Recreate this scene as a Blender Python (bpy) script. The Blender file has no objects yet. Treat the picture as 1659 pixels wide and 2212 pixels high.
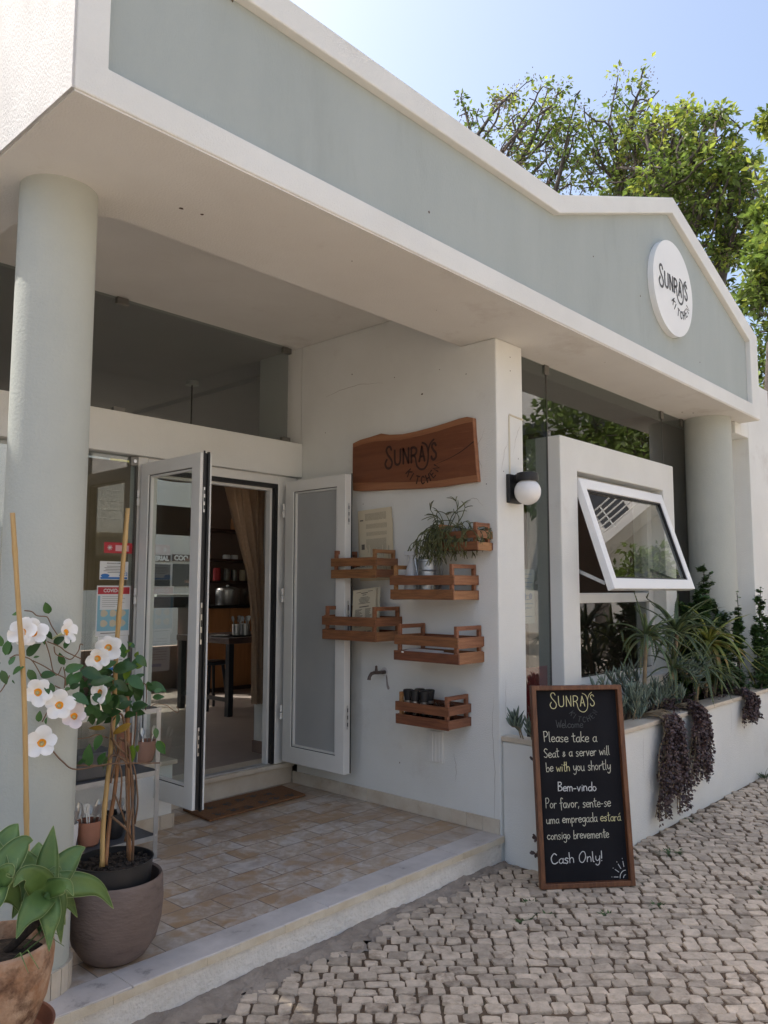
import bpy, math, random
import numpy as np
from mathutils import Vector, Matrix
R_ = math.radians
random.seed(7); rng = np.random.default_rng(7)
scene = bpy.context.scene
COL = scene.collection

# ------------------------------------------------------------------ camera, world, sun, exposure
CAMZ = 1.45; FPX = 1703.65; CX, CY = 829.5, 1106.0
def cam_rot(yaw, pitch, roll):
    f = np.array([math.cos(yaw)*math.cos(pitch), math.sin(yaw)*math.cos(pitch), math.sin(pitch)])
    r = np.array([math.sin(yaw), -math.cos(yaw), 0.0]); u = np.cross(r, f)
    r2 = r*math.cos(roll)+u*math.sin(roll); u2 = -r*math.sin(roll)+u*math.cos(roll)
    return np.array([r2, -u2, f])
RC = cam_rot(R_(42.541), R_(5.537), R_(0.125))
cam = bpy.data.objects.new('camera', bpy.data.cameras.new('camera')); COL.objects.link(cam)
cam.matrix_world = Matrix(((RC[0][0], -RC[1][0], -RC[2][0], 0), (RC[0][1], -RC[1][1], -RC[2][1], 0),
                           (RC[0][2], -RC[1][2], -RC[2][2], CAMZ), (0, 0, 0, 1)))
cam.data.sensor_fit = 'HORIZONTAL'; cam.data.sensor_width = 36.0; cam.data.lens = FPX/1659*36
cam.data.clip_start = 0.05; cam.data.clip_end = 2000
scene.camera = cam
SUN_AZ, SUN_EL = R_(119), R_(55)      # azimuth counter-clockwise from +X
world = bpy.data.worlds.new('World'); scene.world = world; world.use_nodes = True
wn = world.node_tree.nodes; wl = world.node_tree.links
sky = wn.new('ShaderNodeTexSky'); sky.sky_type = 'NISHITA'; sky.sun_disc = False
sky.sun_elevation = SUN_EL; sky.sun_rotation = R_(90)-SUN_AZ
sky.air_density = 1.0; sky.dust_density = 5.5; sky.ozone_density = 0.4
wl.new(sky.outputs[0], wn['Background'].inputs[0]); wn['Background'].inputs[1].default_value = 0.15
sd = bpy.data.lights.new('sun', 'SUN'); sd.energy = 2.9; sd.angle = R_(0.5); sd.color = (1.0, 0.955, 0.88)
sun = bpy.data.objects.new('sun', sd); COL.objects.link(sun)
sdir = Vector((math.cos(SUN_AZ)*math.cos(SUN_EL), math.sin(SUN_AZ)*math.cos(SUN_EL), math.sin(SUN_EL)))
sun.rotation_euler = (-sdir).to_track_quat('-Z', 'Y').to_euler(); sun.location = (0, 0, 30)
scene.view_settings.view_transform = 'Standard'; scene.view_settings.look = 'None'
scene.view_settings.exposure = 1.16; scene.view_settings.gamma = 1.0
try:
    scene.cycles.max_bounces = 10; scene.cycles.diffuse_bounces = 5; scene.cycles.transparent_max_bounces = 24
    scene.cycles.sample_clamp_indirect = 6.0
except Exception: pass

# ------------------------------------------------------------------ geometry helpers
def ray(x, y):
    return RC.T @ np.array([(x-CX)/FPX, (y-CY)/FPX, 1.0])
CAMP = np.array([0, 0, CAMZ])
def onX(x, y, X): d = ray(x, y); return CAMP+d*(X/d[0])
def onY(x, y, Y): d = ray(x, y); return CAMP+d*(Y/d[1])
def onZ(x, y, Z): d = ray(x, y); return CAMP+d*((Z-CAMZ)/d[2])
def V(*a): return np.array(a, float)
def unit(a): a = np.array(a, float); return a/(np.linalg.norm(a)+1e-12)

class MB:
    def __init__(s): s.v = []; s.f = []; s.mi = []; s.m = 0
    def add(s, vs, fs):
        b = len(s.v); s.v.extend([tuple(map(float, p)) for p in vs])
        s.f.extend([tuple(i+b for i in f) for f in fs]); s.mi.extend([s.m]*len(fs)); return s
    def box(s, x0, y0, z0, x1, y1, z1):
        return s.add([(x0,y0,z0),(x1,y0,z0),(x1,y1,z0),(x0,y1,z0),(x0,y0,z1),(x1,y0,z1),(x1,y1,z1),(x0,y1,z1)],
                     [(0,3,2,1),(4,5,6,7),(0,1,5,4),(1,2,6,5),(2,3,7,6),(3,0,4,7)])
    def obox(s, o, ax, ay, az, x0, y0, z0, x1, y1, z1):
        o, ax, ay, az = map(np.array, (o, ax, ay, az))
        P = [o+ax*x+ay*y+az*z for z in (z0, z1) for x, y in ((x0,y0),(x1,y0),(x1,y1),(x0,y1))]
        return s.add(P, [(0,3,2,1),(4,5,6,7),(0,1,5,4),(1,2,6,5),(2,3,7,6),(3,0,4,7)])
    def prism(s, pts, vec):
        n = len(pts); P = [np.array(p, float) for p in pts]; v = np.array(vec, float)
        s.add(P+[p+v for p in P], [tuple(range(n))[::-1], tuple(range(n, 2*n))]+[(i, (i+1) % n, n+(i+1) % n, n+i) for i in range(n)])
        return s
    def ring(s, outer, inner, vec):            # frame between two polygons with equal counts, extruded
        n = len(outer); v = np.array(vec, float)
        O = [np.array(p, float) for p in outer]; I = [np.array(p, float) for p in inner]
        P = O+I+[p+v for p in O]+[p+v for p in I]; F = []
        for i in range(n):
            j = (i+1) % n
            F += [(i, j, n+j, n+i), (2*n+i, 3*n+i, 3*n+j, 2*n+j), (i, 2*n+i, 2*n+j, j), (n+i, n+j, 3*n+j, 3*n+i)]
        return s.add(P, F)
    def tube(s, pts, rad, n=8, cap=True):
        pts = [np.array(p, float) for p in pts]; k = len(pts)
        if not hasattr(rad, '__len__'): rad = [rad]*k
        t = [unit(pts[min(i+1, k-1)]-pts[max(i-1, 0)]) for i in range(k)]
        up = V(0,0,1) if abs(t[0][2]) < .9 else V(1,0,0)
        a = unit(np.cross(t[0], up)); vs = []
        for i in range(k):
            a = unit(a-t[i]*(a@t[i])); b = np.cross(t[i], a)
            for j in range(n):
                q = 2*math.pi*j/n; vs.append(pts[i]+(a*math.cos(q)+b*math.sin(q))*rad[i])
        fs = [(i*n+j, i*n+(j+1) % n, (i+1)*n+(j+1) % n, (i+1)*n+j) for i in range(k-1) for j in range(n)]
        if cap: fs += [tuple(range(n))[::-1], tuple(range((k-1)*n, k*n))]
        return s.add(vs, fs)
    def lathe(s, prof, c=(0,0,0), n=32, axis=None):     # prof: (r, z) list
        c = np.array(c, float); vs = []
        for r, z in prof:
            for j in range(n):
                q = 2*math.pi*j/n; p = V(r*math.cos(q), r*math.sin(q), z)
                if axis is not None: p = axis @ p
                vs.append(c+p)
        k = len(prof)
        fs = [(i*n+j, i*n+(j+1) % n, (i+1)*n+(j+1) % n, (i+1)*n+j) for i in range(k-1) for j in range(n)]
        if prof[0][0] > 1e-6: fs.append(tuple(range(n))[::-1])
        if prof[-1][0] > 1e-6: fs.append(tuple(range((k-1)*n, k*n)))
        return s.add(vs, fs)
    def sphere(s, c, r, n=24, m=14):
        return s.lathe([(max(r*math.sin(math.pi*i/m), 1e-7), -r*math.cos(math.pi*i/m)) for i in range(m+1)], c, n)
    def build(s, name, mats, parent=None, smooth=False, bevel=0.0, seg=2, ang=40):
        me = bpy.data.meshes.new(name)
        off = np.array(parent_loc(parent)) if parent else np.zeros(3)
        vv = np.array(s.v)-off
        me.from_pydata(vv.tolist(), [], s.f)
        if not isinstance(mats, (list, tuple)): mats = [mats]
        for m in mats: me.materials.append(m)
        if len(mats) > 1: me.polygons.foreach_set('material_index', s.mi)
        if smooth: me.polygons.foreach_set('use_smooth', [True]*len(me.polygons))
        me.update()
        o = bpy.data.objects.new(name, me); COL.objects.link(o)
        if parent: o.parent = parent
        if smooth and smooth != 'all':
            mod = o.modifiers.new('edge', 'EDGE_SPLIT'); mod.split_angle = R_(ang)
        if bevel:
            mod = o.modifiers.new('bevel', 'BEVEL'); mod.width = bevel; mod.segments = seg; mod.limit_method = 'ANGLE'; mod.angle_limit = R_(35)
        return o

def parent_loc(p):
    l = np.zeros(3)
    while p: l = l+np.array(p.location); p = p.parent
    return l
def thing(name, label, cat, loc, group=None):
    o = bpy.data.objects.new(name, None); COL.objects.link(o); o.location = tuple(float(a) for a in loc)
    o.empty_display_size = .1
    return tag(o, label, cat, group)
def tag(o, label, cat, group=None, kind=None):
    o['label'] = label; o['category'] = cat
    if group: o['group'] = group
    if kind: o['kind'] = kind
    return o
def struct(o): o['kind'] = 'structure'; return o
def copy_tree(o, parent=None):
    c = o.copy(); COL.objects.link(c); c.parent = parent
    for ch in list(o.children): copy_tree(ch, c)
    return c

def smooth_line(pts, sub=5):
    P = [np.array(p, float) for p in pts]
    if len(P) < 3: return P
    out = []; n = len(P)
    closed = np.linalg.norm(P[0]-P[-1]) < 1e-6
    for i in range(n-1):
        p0 = P[i-1] if i > 0 else (P[-2] if closed else 2*P[0]-P[1]); p1 = P[i]; p2 = P[i+1]
        p3 = P[i+2] if i+2 < n else (P[1] if closed else 2*P[-1]-P[-2])
        for k in range(sub):
            t = k/sub
            out.append(.5*((2*p1)+(p2-p0)*t+(2*p0-5*p1+4*p2-p3)*t*t+(3*p1-p0-3*p2+p3)*t**3))
    out.append(P[-1]); return out
def ribbon(mb, pts, w, o, ax, ay, nrm, lift=.0015, cap=True, wfun=None):
    """a painted stroke: 2-D polyline laid on the plane o, ax, ay"""
    P = [np.array(p, float) for p in pts]; k = len(P)
    if k < 2: return
    L = []; Rr = []
    for i in range(k):
        t = unit(P[min(i+1, k-1)]-P[max(i-1, 0)]); n = V(-t[1], t[0])
        ww = w*(wfun(i/(k-1)) if wfun else 1)
        L.append(P[i]+n*ww/2); Rr.append(P[i]-n*ww/2)
    to3 = lambda p: o+ax*p[0]+ay*p[1]+nrm*lift
    mb.add([to3(p) for p in L]+[to3(p) for p in Rr], [(i, k+i, k+i+1, i+1) for i in range(k-1)])
    if cap:
        for c in (P[0], P[-1]):
            mb.add([to3(c+V(math.cos(q), math.sin(q))*w*.5*(wfun(0) if wfun else 1)) for q in np.linspace(0, 2*math.pi, 9)[:-1]], [tuple(range(8))])

# ------------------------------------------------------------------ materials
def M(name, c1, c2=None, scale=6.0, rough=.6, bump=0.0, bscale=80.0, metal=0.0, spec=.5, stretch=None, c3=None, c3t=(.58, .72), c3s=2.0, r2=None, trans=0, subs=0):
    m = bpy.data.materials.new(name); m.use_nodes = True; nt = m.node_tree; N = nt.nodes; Lk = nt.links
    b = N['Principled BSDF']; b.inputs['Roughness'].default_value = rough; b.inputs['Metallic'].default_value = metal
    b.inputs['Specular IOR Level'].default_value = spec
    b.inputs['Base Color'].default_value = (*c1, 1)
    tc = N.new('ShaderNodeTexCoord'); mp = N.new('ShaderNodeMapping'); Lk.new(tc.outputs['Object'], mp.inputs[0])
    if stretch: mp.inputs['Scale'].default_value = stretch
    if c2 is not None:
        nz = N.new('ShaderNodeTexNoise'); nz.inputs['Scale'].default_value = scale; nz.inputs['Detail'].default_value = 6; nz.inputs['Roughness'].default_value = .6
        Lk.new(mp.outputs[0], nz.inputs[0])
        rp = N.new('ShaderNodeValToRGB'); rp.color_ramp.elements[0].position = .35; rp.color_ramp.elements[1].position = .68
        rp.color_ramp.elements[0].color = (*c1, 1); rp.color_ramp.elements[1].color = (*c2, 1); Lk.new(nz.outputs[0], rp.inputs[0])
        col = rp.outputs[0]
        if c3 is not None:
            nz2 = N.new('ShaderNodeTexNoise'); nz2.inputs['Scale'].default_value = c3s; nz2.inputs['Detail'].default_value = 8; nz2.inputs['Roughness'].default_value = .7
            Lk.new(mp.outputs[0], nz2.inputs[0])
            mr = N.new('ShaderNodeMapRange'); mr.inputs[1].default_value = c3t[0]; mr.inputs[2].default_value = c3t[1]; Lk.new(nz2.outputs[0], mr.inputs[0])
            mx = N.new('ShaderNodeMix'); mx.data_type = 'RGBA'; Lk.new(mr.outputs[0], mx.inputs[0]); Lk.new(col, mx.inputs[6]); mx.inputs[7].default_value = (*c3, 1)
            col = mx.outputs[2]
        Lk.new(col, b.inputs['Base Color'])
    if bump:
        nb = N.new('ShaderNodeTexNoise'); nb.inputs['Scale'].default_value = bscale; nb.inputs['Detail'].default_value = 5
        Lk.new(mp.outputs[0], nb.inputs[0]); bp = N.new('ShaderNodeBump'); bp.inputs['Strength'].default_value = bump; bp.inputs['Distance'].default_value = .01
        Lk.new(nb.outputs[0], bp.inputs['Height']); Lk.new(bp.outputs[0], b.inputs['Normal'])
    if trans:
        tr = N.new('ShaderNodeBsdfTranslucent'); ms = N.new('ShaderNodeMixShader'); ms.inputs[0].default_value = trans
        src = b.inputs['Base Color'].links[0].from_socket if b.inputs['Base Color'].links else None
        if src: Lk.new(src, tr.inputs[0])
        else: tr.inputs[0].default_value = (*c1, 1)
        Lk.new(b.outputs[0], ms.inputs[1]); Lk.new(tr.outputs[0], ms.inputs[2]); Lk.new(ms.outputs[0], N['Material Output'].inputs[0])
    return m
def per_island(m, amount=.5):
    """vary the colour from one leaf / stone to the next"""
    nt = m.node_tree; N = nt.nodes; b = N['Principled BSDF']; Lk = nt.links
    g = N.new('ShaderNodeNewGeometry'); hs = N.new('ShaderNodeHueSaturation'); mr = N.new('ShaderNodeMapRange')
    mr.inputs[3].default_value = 1-amount; mr.inputs[4].default_value = 1+amount
    Lk.new(g.outputs['Random Per Island'], mr.inputs[0]); Lk.new(mr.outputs[0], hs.inputs['Value'])
    if b.inputs['Base Color'].links: Lk.new(b.inputs['Base Color'].links[0].from_socket, hs.inputs['Color'])
    else: hs.inputs['Color'].default_value = b.inputs['Base Color'].default_value
    Lk.new(hs.outputs[0], b.inputs['Base Color'])
    for n in N:
        if n.type == 'BSDF_TRANSLUCENT': Lk.new(hs.outputs[0], n.inputs[0])
    return m
def per_object(m, amount=.25, hue=.012):
    """vary the tone from one board to the next"""
    nt = m.node_tree; N = nt.nodes; b = N['Principled BSDF']; Lk = nt.links; oi = N.new('ShaderNodeObjectInfo'); hs = N.new('ShaderNodeHueSaturation'); mr = N.new('ShaderNodeMapRange'); mh = N.new('ShaderNodeMapRange')
    mr.inputs[3].default_value = 1-amount; mr.inputs[4].default_value = 1+amount; mh.inputs[3].default_value = .5-hue; mh.inputs[4].default_value = .5+hue
    Lk.new(oi.outputs['Random'], mr.inputs[0]); Lk.new(oi.outputs['Random'], mh.inputs[0]); Lk.new(mr.outputs[0], hs.inputs['Value']); Lk.new(mh.outputs[0], hs.inputs['Hue'])
    Lk.new(b.inputs['Base Color'].links[0].from_socket, hs.inputs['Color']); Lk.new(hs.outputs[0], b.inputs['Base Color']); return m
def glass(name, tint=(.86, .9, .88), ior=1.75, gloss=1.0):
    m = bpy.data.materials.new(name); m.use_nodes = True; N = m.node_tree.nodes; Lk = m.node_tree.links
    N.remove(N['Principled BSDF'])
    t = N.new('ShaderNodeBsdfTransparent'); t.inputs[0].default_value = (*tint, 1)
    g = N.new('ShaderNodeBsdfGlossy'); g.inputs['Roughness'].default_value = 0.0; g.inputs[0].default_value = (gloss, gloss, gloss, 1)
    f = N.new('ShaderNodeFresnel'); f.inputs[0].default_value = ior; x = N.new('ShaderNodeMixShader')
    # reflect only on entering the pane: the far face of a thin pane must not mirror everything at a slant
    ge = N.new('ShaderNodeNewGeometry'); iv = N.new('ShaderNodeMath'); iv.operation = 'SUBTRACT'; iv.inputs[0].default_value = 1; Lk.new(ge.outputs['Backfacing'], iv.inputs[1])
    ml = N.new('ShaderNodeMath'); ml.operation = 'MULTIPLY'; Lk.new(f.outputs[0], ml.inputs[0]); Lk.new(iv.outputs[0], ml.inputs[1])
    Lk.new(ml.outputs[0], x.inputs[0]); Lk.new(t.outputs[0], x.inputs[1]); Lk.new(g.outputs[0], x.inputs[2]); Lk.new(x.outputs[0], N['Material Output'].inputs[0])
    return m

WHITE = M('white_plaster', (.745, .752, .718), (.685, .688, .65), 1.6, .85, .3, 140, c3=(.56, .535, .49), c3t=(.60, .82), c3s=1.3)
ROUGHW = M('rough_white_plaster', (.82, .78, .71), (.71, .67, .60), 9, .9, 1.0, 60, c3=(.46, .42, .36), c3t=(.60, .78), c3s=4)
SOFFIT = M('soffit_paint', (.745, .735, .695), (.685, .67, .627), 1.3, .9, .25, 120, c3=(.56, .52, .47), c3t=(.58, .8), c3s=1.9)
GREEN = M('sage_paint', (.385, .422, .40), (.355, .392, .372), 2.2, .8, .25, 120, c3=(.325, .355, .335), c3t=(.54, .80), c3s=2.4, stretch=(1.6, 1.6, .4))
GREENR = M('sage_column_paint', (.445, .465, .42), (.41, .43, .39), 3, .8, .22, 90)
FRAME = M('white_frame_paint', (.745, .742, .705), (.70, .692, .655), 5, .38, c3=(.62, .60, .56), c3t=(.62, .8), c3s=6)
SASHW = M('white_sash_paint', (.84, .85, .85), None, rough=.3)
BLACK = M('black_rubber', (.012, .012, .013), None, rough=.5)
STEEL = M('brushed_steel', (.55, .55, .55), (.48, .48, .48), 20, .28, metal=1)
GALV = M('galvanised_steel', (.42, .44, .46), (.34, .36, .38), 14, .38, metal=.9)
ALU = M('aluminium_strip', (.62, .63, .65), (.55, .56, .58), 20, .4, metal=.8)
MARB = M('cream_marble', (.63, .57, .47), (.52, .44, .34), 5, .35, .06, 40, c3=(.44, .34, .24), c3t=(.56, .72), c3s=4)
NOSE = M('grey_marble_nosing', (.64, .59, .55), (.47, .43, .40), 4.5, .4, .08, 40, c3=(.22, .20, .19), c3t=(.61, .70), c3s=4.5)
NOSEEDGE = M('worn_marble_edge', (.70, .63, .50), (.58, .49, .35), 6, .5, .3, 50, c3=(.40, .34, .25), c3t=(.6, .75), c3s=7)
DGLASS = glass('window_glass', (.86, .89, .87), 1.75)
SHOPG = glass('shop_front_glass', (.62, .66, .64), 2.1)
CLGLASS = glass('clerestory_glazing', (.76, .78, .775), 1.45)
SGLASS = glass('sash_glass', (.60, .63, .62), 2.4)
CGLASS = glass('thin_clear_glass', (.9, .92, .92), 1.5)
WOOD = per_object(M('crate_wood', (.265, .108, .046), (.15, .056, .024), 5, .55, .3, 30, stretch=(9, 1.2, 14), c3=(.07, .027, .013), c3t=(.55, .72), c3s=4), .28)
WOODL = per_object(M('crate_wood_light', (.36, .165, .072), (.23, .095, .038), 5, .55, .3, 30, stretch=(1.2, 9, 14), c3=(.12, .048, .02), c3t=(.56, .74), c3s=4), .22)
SLAB = M('sign_wood', (.19, .065, .026), (.135, .042, .017), 3, .5, .12, 40, stretch=(3, .5, 7), c3=(.28, .11, .046), c3t=(.58, .7), c3s=1.5)
SAPW = M('sign_sapwood', (.33, .145, .066), (.25, .10, .045), 4, .55, .1, 40, stretch=(3, .6, 8))
BURN = M('burnt_lettering', (.042, .017, .011), None, rough=.7)
INK = M('dark_sign_paint', (.035, .037, .042), None, rough=.5)
SIGNW = M('white_sign_board', (.78, .795, .785), (.75, .765, .755), 2, .5)
PAPER = M('kraft_paper', (.62, .55, .40), (.57, .50, .36), 3, .8)
PAPERW = M('white_paper', (.76, .76, .74), None, rough=.7)
PRINT = M('printed_text', (.13, .11, .09), None, rough=.8)
BOARD = M('chalkboard_black', (.010, .010, .012), (.016, .016, .019), 3, .85, .05, 60, spec=.15)
BFRAME = M('burnt_pine_frame', (.17, .066, .026), (.085, .03, .013), 6, .5, .3, 30, stretch=(9, 9, .8), c3=(.33, .16, .07), c3t=(.58, .72), c3s=4)
CHALKW = M('white_chalk', (.66, .67, .66), (.5, .51, .5), 90, .9)
CHALKC = M('cream_chalk', (.62, .61, .49), (.48, .47, .37), 90, .9)
CHALKY = M('yellow_chalk', (.66, .62, .34), (.52, .49, .27), 90, .9)
CHALKD = M('faded_chalk', (.055, .062, .062), (.10, .105, .105), 90, .9)
TERRA = M('terracotta', (.42, .19, .115), (.34, .15, .09), 5, .8, .2, 60, c3=(.50, .36, .28), c3t=(.6, .78), c3s=3)
OLDPOT = M('weathered_terracotta', (.30, .15, .075), (.50, .36, .25), 11, .9, .9, 40, c3=(.12, .06, .032), c3t=(.50, .64), c3s=9)
STONEPOT = M('taupe_glazed_pot', (.175, .13, .11), (.135, .10, .085), 9, .6, .3, 35, stretch=(1, 1, 3), c3=(.09, .066, .055), c3t=(.58, .72), c3s=9)
BLKPOT = M('black_plastic', (.018, .018, .019), (.024, .024, .025), 8, .45)
SOIL = M('potting_soil', (.02, .014, .010), (.05, .036, .025), 40, .95, 1.0, 60)
BAMBOO = M('bamboo_cane', (.50, .33, .13), (.40, .24, .085), 5, .45, .1, 60, stretch=(8, 8, 1))
CANE2 = M('brown_cane', (.27, .12, .05), (.36, .19, .085), 5, .5, .1, 60, stretch=(8, 8, 1))
STEM = M('brown_stem', (.14, .075, .042), (.20, .12, .065), 20, .7)
LEAF = per_island(M('glossy_vine_leaf', (.045, .115, .032), (.065, .15, .042), 12, .32, .1, 50, trans=.22), .45)
LEAFY = M('fresh_vine_leaf', (.24, .36, .045), (.17, .30, .04), 12, .4, trans=.45)
LEAFG = M('yellowed_leaf', (.42, .25, .03), (.30, .19, .03), 12, .5, trans=.3)
PETAL = M('white_petal', (.88, .87, .84), (.85, .84, .81), 10, .6, trans=.12)
PETALP = M('blush_petal', (.86, .78, .76), (.84, .73, .72), 10, .6, trans=.25)
THROAT = M('orange_throat', (.90, .42, .02), (.82, .33, .015), 30, .6)
AGAVE = M('agave_leaf', (.125, .215, .055), (.085, .16, .05), 9, .5, .15, 60, stretch=(1, 1, 1), trans=.12, c3=(.22, .31, .07), c3t=(.56, .72), c3s=4)
AGEDGE = M('agave_leaf_edge', (.26, .33, .13), None, rough=.5)
SENEC = per_island(M('blue_succulent_leaf', (.105, .145, .115), (.14, .18, .13), 12, .55), .4)
ALOE = per_island(M('aloe_leaf', (.085, .125, .062), (.11, .15, .06), 8, .5, c3=(.16, .075, .045), c3t=(.56, .7), c3s=4), .45)
ALOEY = per_island(M('sunburnt_aloe_leaf', (.20, .22, .04), (.16, .2, .045), 8, .5, c3=(.30, .12, .035), c3t=(.52, .7), c3s=5), .4)
JADE = per_island(M('small_green_leaf', (.05, .105, .03), (.075, .14, .04), 14, .45, trans=.12), .5)
PURP = per_island(M('purple_succulent_leaf', (.055, .034, .034), (.085, .050, .046), 14, .5), .55)
DRYST = M('dry_trailing_stem', (.30, .24, .15), (.21, .15, .09), 20, .8)
RHIP = per_island(M('mistletoe_cactus_stem', (.075, .088, .032), (.115, .12, .042), 14, .5), .45)
BARK = M('tree_bark', (.045, .038, .032), (.085, .074, .064), 9, .95, 1.0, 12, c3=(.025, .02, .016), c3t=(.5, .66), c3s=5)
TLEAF = per_island(M('tree_leaf', (.085, .14, .026), (.135, .185, .035), 5, .5, trans=.45), .5)
TLEAF_BACKLIT = per_island(M('tree_leaf_backlit_yellow', (.30, .33, .05), (.22, .30, .05), 5, .5, trans=.5), .4)
TSEED = per_island(M('dry_seed_cluster', (.20, .155, .13), (.28, .22, .19), 5, .9), .4)
WEED = per_island(M('weed_leaf', (.065, .11, .03), (.05, .085, .025), 10, .6, trans=.1), .5)
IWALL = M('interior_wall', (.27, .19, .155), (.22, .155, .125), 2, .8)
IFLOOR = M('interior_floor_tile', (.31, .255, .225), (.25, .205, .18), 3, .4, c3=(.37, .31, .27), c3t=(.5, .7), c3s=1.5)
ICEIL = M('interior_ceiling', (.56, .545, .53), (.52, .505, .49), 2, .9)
CABW = M('cabinet_wood', (.42, .19, .075), (.33, .14, .05), 3, .4, stretch=(8, 8, .8))
DARKW = M('dark_table_wood', (.085, .045, .035), (.055, .03, .024), 4, .35, stretch=(1, 6, 6))
DMETAL = M('dark_metal', (.025, .026, .030), (.035, .036, .042), 8, .45, metal=.5)
LINEN = M('brown_linen', (.34, .23, .145), (.28, .185, .115), 40, .9, .2, 200, trans=.15)
BLIND = M('beige_blind', (.42, .355, .25), (.37, .31, .215), 3, .9, trans=.2)
REDC = M('red_card', (.50, .035, .045), None, rough=.5)
BLUEC = M('poster_blue', (.23, .46, .56), (.30, .54, .62), 3, .6)
BLUED = M('notice_blue', (.03, .17, .48), None, rough=.5)
PINKC = M('pale_pink_panel', (.72, .40, .42), None, rough=.5)
COIR = M('coir_mat', (.24, .115, .05), (.17, .08, .035), 60, .95, .8, 180)
SLATE = M('slate_shelf', (.060, .063, .068), (.085, .088, .093), 4, .5, .2, 40)
OPAL = M('opal_globe_glass', (.80, .79, .77), None, rough=.18)
CEMENT = M('cement_strip', (.36, .30, .24), (.23, .185, .145), 11, .95, 1.0, 45, c3=(.11, .082, .06), c3t=(.58, .75), c3s=4)
DIRT = M('joint_dirt', (.10, .066, .040), (.16, .11, .07), 30, 1, .8, 60, c3=(.06, .075, .03), c3t=(.62, .75), c3s=3)
STONE = per_island(M('limestone_sett', (.60, .49, .375), (.44, .355, .265), 22, .8, .9, 55, c3=(.25, .185, .13), c3t=(.54, .72), c3s=9), .26)
YELLOW = M('yellow_column_paint', (.72, .58, .20), (.68, .54, .18), 2, .8)
BWHITE = M('facing_building_render', (.66, .65, .62), (.60, .59, .565), .6, .9)
DWIN = M('dark_window', (.05, .055, .06), None, rough=.15)
BURL = M('tray_black', (.02, .02, .022), None, rough=.4)
SMALLCLIP = M('glass_clip_metal', (.20, .19, .17), None, rough=.4, metal=.7)
WIRE = M('cream_cable', (.62, .57, .45), None, rough=.6)

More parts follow.
